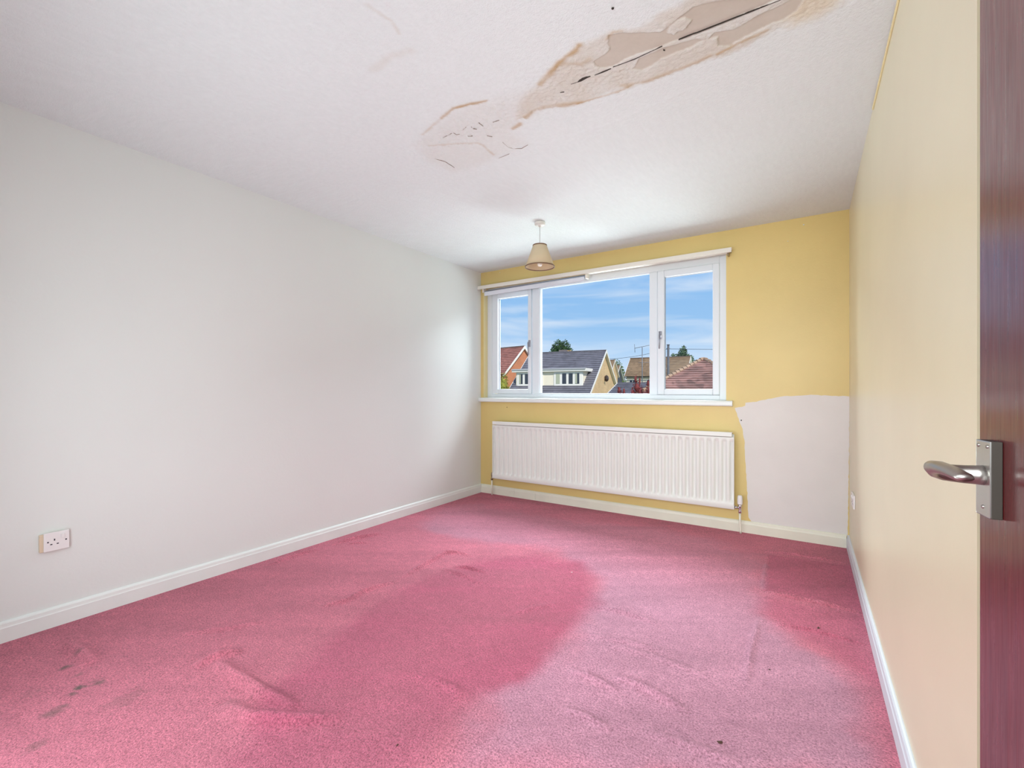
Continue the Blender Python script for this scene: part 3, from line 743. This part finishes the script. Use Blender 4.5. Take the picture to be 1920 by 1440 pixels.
# ------------------------------------------------------------ pendant lamp
def pendant():
    x, y = -1.711, 3.030
    root = empty('pendant_lamp', (x, y, 2.4), label='small beige fabric pendant lamp hanging from the ceiling near the window', cat='lamp')
    inp(lathe('ceiling_rose', [(0.001, 0.0), (0.040, 0.0), (0.041, -0.004), (0.040, -0.018), (0.034, -0.025), (0.020, -0.028), (0.009, -0.029), (0.008, -0.036), (0.001, -0.036)], M('rose_plastic', lin(222, 220, 212), 0.4).m, loc=(x, y, CH-0.001)), root)
    inp(tube('cord', [(x, y, CH-0.036), (x, y, 2.3), (x, y, 2.175)], 0.0032, m_cord.m, n=8), root)
    zt, zb, rt, rb = 2.219, 2.057, 0.053, 0.112
    n = 48; bm = bmesh.new()
    ring = lambda r, z: [Vector((x+r*math.cos(2*math.pi*i/n), y+r*math.sin(2*math.pi*i/n), z)) for i in range(n)]
    loft(bm, [ring(rt, zt), ring((rt+rb)/2, (zt+zb)/2), ring(rb, zb), ring(rb-0.0015, zb), ring((rt+rb)/2-0.0015, (zt+zb)/2), ring(rt-0.0015, zt), ring(rt, zt)], cap=False)
    sh = inp(fromb('lamp_shade', bm, m_shade.m, smooth=True), root)
    for r, z in ((rt, zt), (rb, zb)):
        bm = bmesh.new()
        loft(bm, [ring(r+0.0014, z+0.007), ring(r+0.0024, z-0.0012), ring(r-0.0032, z-0.0012), ring(r-0.0034, z+0.006), ring(r+0.0014, z+0.007)], cap=False)
        t = inp(fromb('shade_trim', bm, m_trim.m, smooth=True), root); t.parent = sh; t.matrix_parent_inverse = Matrix.Identity(4); t['label'] = 'thin brown trim'
    inp(lathe('bulb', [(0.012, 0.0), (0.017, -0.004), (0.018, -0.03), (0.014, -0.037), (0.001, -0.039)], M('opal_bulb', lin(244, 243, 240), 0.3).m, loc=(x, y, 2.104), n=20), root)
    for a in range(3):
        q = 2*math.pi*a/3+0.4
        inp(tube('spider_wire', [(x+0.015*math.cos(q), y+0.015*math.sin(q), 2.165), (x+(rt-0.003)*math.cos(q), y+(rt-0.003)*math.sin(q), 2.214)], 0.0012, m_brass.m, n=6), root)
    inp(lathe('lamp_holder', [(0.004, 0.0), (0.010, -0.004), (0.016, -0.02), (0.019, -0.024), (0.019, -0.075), (0.017, -0.082), (0.015, -0.082), (0.014, -0.06), (0.001, -0.06)], m_plastic.m, loc=(x, y, 2.185), n=20), root)
pendant()

# ------------------------------------------------------------ sockets
def socket_left():
    Y0, Y1, Z0, Z1 = 0.591, 0.679, 0.364, 0.451; yc, zc = (Y0+Y1)/2, (Z0+Z1)/2
    root = empty('wall_socket', (LX, yc, zc), label='single switched white socket low on the white wall', cat='socket')
    inp(box('back_box', LX+0.0003, LX+0.017, Y0-0.013, Y1-0.003, Z0-0.001, Z1-0.006, m_ivory.m, bev=0.003, label='yellowed plastic back box'), root)
    f = inp(box('face_plate', LX+0.017, LX+0.0255, Y0, Y1, Z0, Z1, m_plastic.m, bev=0.0025, seg=3), root)
    fx = LX+0.0258
    sw = inp(box('switch_rocker', fx-0.001, fx+0.006, yc+0.013, yc+0.027, zc+0.012, zc+0.030, m_plastic.m, bev=0.002), root)
    def slot(dy, dz, w, h):
        inp(box('pin_slot', fx-0.0015, fx+0.0003, yc+dy-w/2, yc+dy+w/2, zc+dz-h/2, zc+dz+h/2, m_pin.m), root)
    slot(-0.008, 0.008, 0.0045, 0.009); slot(-0.019, -0.012, 0.0075, 0.0045); slot(0.003, -0.012, 0.0075, 0.0045)
    for dy in (-0.030, 0.032):
        s = inp(lathe('screw', [(0.0002, 0), (0.0034, 0), (0.003, 0.001), (0.0002, 0.0012)], m_pin.m, n=12), root)
        s.matrix_basis = Matrix.Translation((fx-0.0003, yc+dy, zc+0.0)) @ Matrix.Rotation(math.radians(90), 4, 'Y')
def socket_right():
    yc, zc = 3.60, 0.42
    root = empty('wall_socket', (RX, yc, zc), label='white double socket on the yellow wall near the window corner', cat='socket')
    inp(box('face_plate', RX-0.010, RX-0.0003, yc-0.073, yc+0.073, zc-0.043, zc+0.043, m_plastic.m, bev=0.0025), root)
    for d in (-0.036, 0.036):
        inp(box('switch_rocker', RX-0.015, RX-0.0095, yc+d*0.55-0.006, yc+d*0.55+0.006, zc+0.014, zc+0.030, m_plastic.m, bev=0.0015), root)
        for a, b, w, h in ((0, 0.004, 0.0045, 0.009), (-0.011, -0.016, 0.0075, 0.0045), (0.011, -0.016, 0.0075, 0.0045)):
            inp(box('pin_slot', RX-0.0103, RX-0.009, yc+d+a-w/2, yc+d+a+w/2, zc+b-h/2, zc+b+h/2, m_pin.m), root)
socket_left(); socket_right()

# ------------------------------------------------------------ open door with its lever handle
def door():
    D = 0.58; ang = math.radians(7.0)
    dx, dy = -math.sin(ang), math.cos(ang)         # from hinge towards the latch edge
    ex, ey = 0.3447*D+0.0003, 1.516*D              # latch edge of the visible face
    root = empty('door_1', (ex-0.82*dx, ey-0.82*dy, 0.0), math.atan2(dy, dx), kind='structure')
    # local axes: x towards latch edge, y towards the room side (left), z up
    W = 0.82
    leaf = box('door_leaf', 0, W, -0.038, 0, 0.008, 1.985, wood_mat().m, root, bev=0.0015)
    hz = EYE-0.192*D-0.001; m_plate = M('satin_nickel', (0.60, 0.60, 0.58, 1), 0.30, 1.0).m
    m_plate2 = M('bronzed_nickel', (0.40, 0.36, 0.34, 1), 0.36, 1.0)
    pz0, pz1 = EYE-(230/853)*1.057*D, EYE-(93/853)*1.057*D
    px1 = W-0.027*D/0.68-0.002; px0 = px1-0.064*D
    h = box('handle_plate', px0, px1, 0.0112, 0.0125, pz0, pz1, m_plate, root, bev=0.0012, seg=2, label='satin metal handle plate')
    box('plate_rim', px0, px1, 0.0003, 0.0113, pz0, pz1, M('plate_dark_reflection', (0.035, 0.026, 0.02, 1), 0.5, 0.3).m, h, bev=0.0008, label='handle plate rim with dark reflection painted in')  # rim coloured dark to paint in the dim landing it mirrors
    pc = (px0+px1)/2
    for sx, sz in ((px0+0.007, pz1-0.007), (px1-0.007, pz1-0.007), (pc, pz0+0.012)):
        s = lathe('screw', [(0.0002, 0), (0.0026, 0), (0.0022, 0.0012), (0.0002, 0.0016)], m_plate2.m, h, n=12)
        s.matrix_basis = Matrix.Translation((sx, 0.0124, sz)) @ Matrix.Rotation(math.radians(-90), 4, 'X')
    bm = bmesh.new()
    # neck out of the plate, elbow, then the flattened lever back towards the hinge
    path = [(pc, 0.0126, hz), (pc, 0.020, hz), (pc-0.0005, 0.032, hz), (pc-0.001, 0.052, hz+0.001), (pc-0.006, 0.062, hz+0.004), (pc-0.018, 0.068, hz+0.009), (pc-0.045, 0.0695, hz+0.013), (pc-0.075, 0.0685, hz+0.013), (pc-0.101, 0.0670, hz+0.011), (pc-0.107, 0.0665, hz+0.010)]
    flat = [(0.0120, 0.0130), (0.0100, 0.0125), (0.0085, 0.0120), (0.0085, 0.0110), (0.0090, 0.0100), (0.0095, 0.0090), (0.0100, 0.0078), (0.0105, 0.0068), (0.0102, 0.0056), (0.0085, 0.0035)]
    loft(bm, tube_rings(path, None, 20, flat))
    fromb('lever', bm, m_plate2.m, h, smooth=True, label='bronzed metal lever')
    return root
door()

# crumbs on the carpet
random.seed(11)
for i, (x, y) in enumerate(CRUMBS):
    bm = bmesh.new(); bmesh.ops.create_icosphere(bm, subdivisions=2, radius=1.0)
    r = (0.006, 0.0055, 0.003, 0.0035, 0.003)[i]
    for v in bm.verts: v.co = Vector((v.co.x*r*1.5, v.co.y*r*0.8, v.co.z*r*0.5))*(1+0.35*random.uniform(-1, 1))
    o = fromb('debris', bm, M('crumb', lin(*((70, 45, 35) if i != 3 else (230, 220, 220))), 0.8).m)
    o.location = (x, y, r*0.5+0.002); o.rotation_euler = (0, 0, i*1.1+0.4)
    tag(o, ['dark brown crumb on the carpet at the bottom centre right', 'dark speck on the carpet near the right-hand skirting', 'tiny dark speck on the pale worn carpet', 'tiny pale speck on the carpet in front of the radiator', 'tiny dark speck on the carpet at the bottom left of centre'][i], 'crumb')

# ------------------------------------------------------------ outside: houses, trees, wires (ground 3.75 m below eye level)
GZ = EYE-3.75
def lawn():
    m = M('grass_and_gardens', lin(110, 125, 80), 0.95).vary(0.15, 0.7, 1.2)
    return m
mesh('ground', [(-260, 5, GZ), (200, 5, GZ), (200, 300, GZ), (-260, 300, GZ)], [(0, 1, 2, 3)], lawn().m, kind='structure')

m_slate = roof_mat('dark_grey_tiles', lin(106, 104, 112), 0.85, 1.15)
m_red = roof_mat('red_brown_tiles', lin(158, 104, 92), 0.8, 1.2)
m_brown = roof_mat('brown_tiles', lin(140, 116, 90), 0.82, 1.18)
m_near = roof_mat('mottled_red_brown_tiles', lin(142, 106, 98), 0.6, 1.45, 0.28)
m_buff = brick_mat('buff_brick', lin(222, 186, 138), lin(205, 165, 118), lin(205, 185, 155))
m_orange = brick_mat('orange_brick', lin(206, 128, 86), lin(186, 108, 74), lin(190, 150, 120))
m_fascia = M('white_fascia', lin(236, 232, 224), 0.5)
m_render = M('cream_render', lin(238, 228, 206), 0.85).vary(1, 0.96, 1.02)
m_winglass = M('dark_house_glass', (0.03, 0.04, 0.06, 1), 0.08)
m_blindglass = M('pale_green_blind', lin(176, 180, 158), 0.6)
m_ridge = M('ridge_tile', lin(120, 105, 100), 0.85)


def courses(name, x0, x1, ya, za, yb, zb, mat, root, gauge=0.32, lap=0.03):
    """tiled slope from the ridge (ya, za) to the eave (yb, zb): one stepped course after another"""
    Ls = math.hypot(yb-ya, zb-za); n = max(3, int(Ls/gauge)); ty, tz = (yb-ya)/Ls, (zb-za)/Ls
    s = 1 if yb > ya else -1; ny, nz = -tz*s, ty*s
    if nz < 0: ny, nz = -ny, -nz
    V = []; F = []
    def pt(x, d, o): return (x, ya+ty*d+ny*o, za+tz*d+nz*o)
    for i in range(n):
        d0, d1 = Ls*i/n, Ls*(i+1)/n
        b = len(V)
        V += [pt(x0, d0, 0.0), pt(x1, d0, 0.0), pt(x1, d1, lap+0.02), pt(x0, d1, lap+0.02), pt(x1, d1, -0.03), pt(x0, d1, -0.03), pt(x0, d0, -0.05), pt(x1, d0, -0.05)]
        F += [(b, b+3, b+2, b+1), (b+3, b+5, b+4, b+2), (b, b+6, b+5, b+3), (b+1, b+2, b+4, b+7), (b+6, b+7, b+4, b+5)]
    return mesh(name, V, F, mat, root)


def house(loc, d, Ln, rh, hf, hb, pitch, mroof, mwall, label, barge=0.18, group=None, eave_over=0.3):
    """local x runs along the ridge away from the visible gable, y towards the viewer side, z up from the ground"""
    root = empty('house', (loc[0], loc[1], GZ), math.atan2(d[1], d[0]), label=label, cat='house')
    tp = math.tan(math.radians(pitch)); zf, zb = rh-hf*tp, rh-hb*tp
    w = 0.25
    yf, yb = hf-eave_over, -(hb-eave_over); zwf, zwb = rh-0.12-yf*tp, rh-0.12+yb*tp
    V = []
    for x in (w, Ln-w): V += [(x, yf, 0), (x, yb, 0), (x, yb, zwb), (x, 0, rh-0.12), (x, yf, zwf)]
    F = [(0, 1, 2, 3, 4), (9, 8, 7, 6, 5), (0, 4, 9, 5), (1, 6, 7, 2), (0, 5, 6, 1), (3, 2, 7, 8), (4, 3, 8, 9)]
    mesh('wall', V, F, mwall, root)
    courses('roof_slope', 0, Ln, 0, rh, hf, zf, mroof, root)
    courses('roof_slope', 0, Ln, 0, rh, -hb, zb, mroof, root)
    box('ridge', 0, Ln, -0.12, 0.12, rh-0.02, rh+0.07, m_ridge.m if mroof is not m_slate.m else mroof, root)
    for xg in (-0.04, Ln+0.0):
        for y1, z1 in ((hf, zf), (-hb, zb)):
            V = [(xg, 0, rh+0.05), (xg, y1, z1+0.05), (xg, y1, z1+0.05-barge), (xg, 0, rh+0.05-barge*1.15)]
            V += [(x+0.04, y, z) for x, y, z in V]
            mesh('bargeboard', V, [(0, 1, 2, 3), (7, 6, 5, 4), (0, 4, 5, 1), (1, 5, 6, 2), (2, 6, 7, 3), (3, 7, 4, 0)], m_fascia.m, root)
    # soffit board under the rear verge (seen from below on the far side)
    for y1, z1 in ((hf, zf), (-hb, zb)):
        V = [(0.0, 0, rh-0.16), (w, 0, rh-0.16), (w, y1, z1-0.16), (0.0, y1, z1-0.16)]
        V += [(x, y, z-0.02) for x, y, z in V]
        mesh('soffit', V, [(0, 1, 2, 3), (7, 6, 5, 4), (0, 4, 5, 1), (1, 5, 6, 2), (2, 6, 7, 3), (3, 7, 4, 0)], m_fascia.m, root)
    return root


# dormer bungalow across the way
hd = house((-16.931, 43.603), (-0.993, -0.111), 8.4, 7.67, 6.6, 4.4, 37.5, m_slate.m, m_buff.m, 'dark grey roofed house with a long white dormer and a buff brick gable', barge=0.26)
YD, ZB, ZT = 4.66, 4.02, 5.42   # front plane of the dormer, base and head
box('dormer_box', 0.98, 7.84, 0.6, YD, ZB, ZT, m_render.m, hd)
box('dormer_roof', 0.62, 8.2, 0.3, YD+0.28, ZT, ZT+0.30, m_fascia.m, hd, bev=0.03)
box('felt_top', 0.70, 8.12, 0.35, YD+0.22, ZT+0.30, ZT+0.33, M('roof_felt', lin(150, 150, 155), 0.8).m, hd)
box('gutter', 0.62, 8.2, YD+0.28, YD+0.36, ZT+0.20, ZT+0.29, M('grey_gutter', lin(175, 175, 180), 0.6).m, hd)
def dwin(x0, x1, blindpanes, root):
    wf = box('window', x0, x1, YD+0.001, YD+0.06, 4.06, 5.40, m_fascia.m, root)
    n = 4; pw = (x1-x0-0.24)/n
    for i in range(n):
        a = x1-0.12-i*pw
        q = box('pane', a-pw+0.15, a-0.09, YD+0.05, YD+0.075, 4.27, 5.25, m_blindglass.m if i in blindpanes else m_winglass.m, wf)
        if i in blindpanes: q['label'] = 'pane with a pale blind drawn'
    for i in range(n):
        a = x1-0.12-i*pw
        if i not in blindpanes and i in (0, 3):
            box('curtain', a-0.28, a-0.10, YD+0.07, YD+0.08, 4.29, 5.23, m_blindglass.m, wf)
dwin(1.03, 3.82, (0,), hd); dwin(4.93, 7.70, (), hd)
box('dormer_corner', 0.95, 1.03, YD-0.05, YD+0.03, ZB, ZT, m_fascia.m, hd)
# round satellite dish and its arm on the gable
v = lathe('gable_dish', [(0.01, 0), (0.30, 0), (0.33, 0.05), (0.28, 0.12), (0.01, 0.14)], M('dark_dish', lin(70, 62, 66), 0.6).m, hd, n=20, label='dark round dish on the gable')
v.matrix_basis = Matrix.Translation((0.0, -0.15, 4.85)) @ Matrix.Rotation(math.radians(-35), 4, 'Z') @ Matrix.Rotation(math.radians(-90), 4, 'X')
tube('dish_arm', [(0.2, -0.15, 4.85), (-0.1, 0.1, 4.8), (-0.12, 0.45, 4.8)], 0.03, M('dish_arm', lin(80, 75, 75), 0.5).m, hd, n=6)
ch = box('chimney', 4.55, 5.35, -1.3, -0.7, 6.2, 7.98, M('grey_brown_chimney', lin(120, 110, 110), 0.8).m, hd)
for i, dx in enumerate((0.2, 0.55)):
    lathe('chimney_pot', [(0.12, 0), (0.10, 0.28), (0.13, 0.32), (0.11, 0.34), (0.01, 0.34)], M('pot', lin(214, 170, 110), 0.8).m, ch, n=12, loc=(4.0+dx*0.7, -0.9, 7.55))

# red tiled neighbour on the left
hr = house((-28.058, 46.043), (-0.976, 0.201), 12.0, 8.87, 3.4, 3.4, 45, m_red.m, m_orange.m, 'red tiled house with an orange brick gable at the left of the view', barge=0.30)
box('window', 2.0, 3.4, 3.11, 3.16, 2.6+0.8, 2.6+1.9, m_fascia.m, hr)
# smaller gables further down the row
g1 = house((-26.528, 72.179), (-0.993, -0.111), 4.0, 8.59, 4.2, 3.0, 42, m_brown.m, m_buff.m, 'small buff gable behind the dark roofed house', barge=0.16)
g2 = house((-29.282, 82.31), (-0.993, -0.111), 7.0, 8.25, 3.6, 3.0, 42, m_brown.m, M('dark_cladding', lin(72, 74, 84), 0.7).m, 'narrow dark gable with white edge furthest down the row', barge=0.22)
# low grey roof in front
gl = house((-9.9, 37.3), (-0.999, 0.03), 3.6, 4.28, 2.2, 1.8, 22, m_slate.m, m_buff.m, 'low grey roofed outbuilding beside the buff gable', barge=0.12)
# brown roofed house at the end
hb = house((-13.29, 65.268), (-0.999, -0.042), 8.27, 8.25, 3.0, 3.0, 42, m_brown.m, m_render.m, 'brown tiled house with cream walls and long plain roof', barge=0.2)
for a, bk in ((0.7, 0), (2.4, 1), (4.2, 0), (6.6, 1)):
    wf = box('window', a, a+1.1, 2.71, 2.76, 3.6, 5.1, m_fascia.m, hb)
    box('pane', a+0.12, a+0.52, 2.75, 2.78, 3.7, 5.0, m_winglass.m, wf); box('pane', a+0.60, a+0.98, 2.75, 2.78, 3.7, 5.0, m_winglass.m, wf)
box('gutter', 0.0, 8.27, 3.0, 3.1, 5.38, 5.48, M('black_gutter', lin(60, 58, 60), 0.6).m, hb)


# hipped bungalow roof nearest on the right
def hip():
    ax, ay, az = -4.579, 25.632, EYE+1.6
    c1 = Vector((-8.106, 20.962)); c2 = Vector((0.091, 22.105)); a = Vector((ax, ay)); c3 = a*2-c1; c4 = a*2-c2
    root = empty('bungalow', (ax, ay, GZ), label='hip roofed bungalow with mottled red-brown tiles at the right', cat='house')
    ze = EYE-1.0
    cs = [c1, c2, c3, c4]; n = 22; A = Vector((0, 0, az-GZ))
    for k in range(4):
        p, q = cs[k], cs[(k+1) % 4]
        P = Vector((p.x-ax, p.y-ay, ze-GZ)); Q = Vector((q.x-ax, q.y-ay, ze-GZ)); nrm = (Q-P).cross(A-P).normalized()
        if nrm.z < 0: nrm = -nrm
        V = []; F = []
        for i in range(n):
            t0, t1 = i/n, (i+1)/n
            b = len(V)
            a0, a1, b0, b1 = A.lerp(P, t0), A.lerp(Q, t0), A.lerp(P, t1), A.lerp(Q, t1)
            V += [a0, a1, b1+nrm*0.045, b0+nrm*0.045, b1-nrm*0.02, b0-nrm*0.02]
            F += [(b, b+3, b+2, b+1), (b+3, b+5, b+4, b+2)]
        mesh('roof_slope', V, F, m_near.m, root)
        # hip tiles
        bm = bmesh.new(); m = 26
        for i in range(m):
            s0, s1 = A.lerp(P, i/m), A.lerp(P, (i+0.97)/m)
            loft(bm, tube_rings([s0+Vector((0, 0, 0.03)), s1+Vector((0, 0, 0.055))], [0.07, 0.10], 8))
        fromb('hip_tiles', bm, m_hip.m, root, kind='stuff')
    V = [(c.x-ax, c.y-ay, z) for z in (0, ze-GZ-0.02) for c in [a+(x-a)*0.93 for x in cs]]
    mesh('wall', V, [(0, 1, 5, 4), (1, 2, 6, 5), (2, 3, 7, 6), (3, 0, 4, 7)], m_orange.m, root)
m_hip = M('weathered_hip_tile', lin(168, 140, 118), 0.85).vary(2, 0.8, 1.2)
hip()

# aerial mast, pole, wires
m_pole = M('weathered_wood_pole', lin(92, 94, 100), 0.85)
m_galv = M('galvanised_metal', lin(120, 124, 132), 0.5, 0.4)
m_wire = M('black_wire', lin(70, 75, 90), 0.6)
ax, ay = -12.148, 39.792; top = 7.45
an = empty('aerial_mast', (ax, ay, GZ), math.radians(20), label='tall television aerial mast in front of the brown roof', cat='aerial')
tube('mast', [(0, 0, 0), (0, 0, top-2.4), (0, 0, top)], [0.055, 0.04, 0.032], m_galv.m, an, n=8)
tube('boom', [(-0.65, 0, top-0.08), (0.9, 0, top+0.22)], 0.022, m_galv.m, an, n=6)
for i in range(9):
    t = i/8; x = -0.6+1.45*t; z = top-0.07+0.28*t; l = 0.16-0.05*t
    tube('element', [(x, -l*1.6, z), (x, l*1.6, z)], 0.012, m_galv.m, an, n=5)
tube('reflector', [(-0.62, 0, top-0.45), (-0.66, 0, top+0.28)], 0.02, m_galv.m, an, n=5)
tube('boom', [(-0.35, 0, top-1.35), (0.9, 0, top-1.32)], 0.016, m_galv.m, an, n=6)
po = empty('utility_pole', (-13.296, 53.347, GZ), label='wooden utility pole carrying overhead wires', cat='pole')
tube('pole', [(0, 0, 0), (0, 0, 8.85)], [0.17, 0.125], m_pole.m, po, n=10)
box('pole_cap', -0.14, 0.14, -0.14, 0.14, 8.80, 8.88, m_pole.m, po)
tube('insulator', [(-0.2, 0, 8.4), (0.2, 0, 8.4)], 0.05, m_galv.m, po, n=8)
def wire(p, q, sag, label):
    P = [Vector(p).lerp(Vector(q), i/14) for i in range(15)]
    for i, v in enumerate(P): v.z -= sag*4*(i/14)*(1-i/14)
    P = [v-Vector((-13.296, 53.347, GZ)) for v in P]; tube('overhead_wire', P, 0.024, m_wire.m, po, n=5)
wire((-13.4, 53.35, EYE+4.62), (-30.136, 69.84, EYE+5.2), 0.55, 'thin overhead wire running left from the utility pole')
wire((-13.2, 53.35, EYE+4.62), (2.422, 58.769, EYE+4.35), 0.1, 'thin overhead wire running right from the utility pole')


# trees: trunk plus a crown of many small leaf clusters
def leafmat(name, c):
    m = M(name, c, 0.8, spec=0.2).vary(1.3, 0.55, 1.35, 4); return m


def crown(name, lobes, nleaf, size, mat, root, seed):
    r = random.Random(seed); V = []; F = []
    tot = sum(l[3]*l[4]*l[5] for l in lobes)
    for cx, cy, cz, rx, ry, rz in lobes:
        k = int(nleaf*(rx*ry*rz)/tot)
        for i in range(k):
            u = r.uniform(-1, 1); a = r.uniform(0, 2*math.pi); q = math.sqrt(1-u*u); s = r.uniform(0.72, 1.04)
            p = Vector((cx+rx*q*math.cos(a)*s, cy+ry*q*math.sin(a)*s, cz+rz*u*s))
            d = Vector((r.gauss(0, 1), r.gauss(0, 1), r.gauss(0, 1))).normalized(); e = d.orthogonal().normalized()*size*r.uniform(0.6, 1.3); f = d.cross(e)
            b = len(V); V += [p-e, p+f*0.6, p+e, p-f*0.6]; F.append((b, b+1, b+2, b+3))
    mesh(name, V, F, mat, root, kind='stuff')
    bm = bmesh.new()
    for cx, cy, cz, rx, ry, rz in lobes:
        g = bmesh.ops.create_icosphere(bm, subdivisions=2, radius=1.0)
        for v in g['verts']: v.co = Vector((cx+v.co.x*rx*0.62, cy+v.co.y*ry*0.62, cz+v.co.z*rz*0.62))
    fromb('inner_crown', bm, mat, root, kind='stuff')


def tree(name, x, y, h, w, lobes, nleaf, size, mat, label, cat='tree', seed=1, group=None):
    root = empty(name, (x, y, GZ), label=label, cat=cat, group=group)
    tube('trunk', [(0, 0, 0), (0.05, 0, h*0.35), (0, 0.05, h*0.75)], [0.05*w+0.05, 0.04*w+0.03, 0.02*w+0.01], M('bark', lin(90, 75, 60), 0.9).m, root, n=8)
    crown('foliage', [(a*w, b*w, c*h, d*w, d*w, e*h) for a, b, c, d, e in lobes], nleaf, size, mat, root, seed)
    return root


g_dark = leafmat('dark_green_leaves', lin(66, 92, 58)); g_mid = leafmat('mid_green_leaves', lin(92, 116, 58)); g_yel = leafmat('yellow_green_leaves', lin(150, 150, 66))
g_red = leafmat('purple_red_leaves', lin(126, 62, 62)); g_sil = leafmat('grey_green_leaves', lin(104, 126, 100))
tree('tree', -36.4, 71.9, 12.7, 4.9, [(0, 0, 0.68, 0.42, 0.30), (-0.28, 0, 0.60, 0.30, 0.25), (0.28, 0, 0.62, 0.30, 0.26), (0.1, 0.1, 0.78, 0.28, 0.20), (-0.12, 0, 0.8, 0.24, 0.18)], 5200, 0.16, g_dark.m, 'broad dark green tree crown behind the dark grey roof', seed=2)
tree('tree', -33.4, 91.0, 10.4, 4.0, [(0, 0, 0.62, 0.45, 0.34), (0.25, 0, 0.52, 0.35, 0.3), (-0.3, 0, 0.66, 0.3, 0.28)], 3200, 0.16, g_mid.m, 'rounded green tree between the gables and the brown roof', seed=3)
tree('tree', -19.4, 88.5, 12.1, 3.0, [(0, 0, 0.86, 0.28, 0.10), (-0.35, 0, 0.79, 0.35, 0.07), (0.3, 0, 0.78, 0.35, 0.07), (0.05, 0, 0.92, 0.16, 0.07), (-0.6, 0, 0.83, 0.12, 0.05)], 1300, 0.15, g_sil.m, 'wispy grey-green tree above the brown roof', seed=4)
tree('tree', -16.2, 84.5, 9.2, 3.4, [(0, 0, 0.72, 0.5, 0.26), (0.5, 0, 0.6, 0.5, 0.25)], 1600, 0.16, g_mid.m, 'low bushy green tree behind the bungalow roof ridge', seed=5)
tree('shrub', -22.385, 33.2, 5.25, 1.25, [(0, 0, 0.75, 0.40, 0.24), (0.15, 0, 0.5, 0.5, 0.3)], 1500, 0.07, g_yel.m, 'yellow-green shrub in front of the orange brick house', 'shrub', seed=6)
for i, (x, y, h, w) in enumerate(((-6.80, 19.2, 4.05, 0.50), (-6.20, 19.55, 4.55, 0.42), (-5.58, 19.3, 4.35, 0.42))):
    tree('shrub', x, y, h, w, [(0, 0, 0.84, 0.42, 0.07), (0.35, 0, 0.80, 0.4, 0.06), (-0.4, 0, 0.78, 0.35, 0.07), (-0.15, 0, 0.92, 0.2, 0.05), (0.25, 0.1, 0.90, 0.16, 0.06), (0, 0, 0.68, 0.6, 0.12)], 700, 0.035, g_red.m,
         ['low purple-red shrub nearest the grey roof', 'tall purple-red shrub in the middle of the row', 'purple-red shrub beside the window mullion'][i], 'shrub', seed=8+i, group='purple-red shrubs')
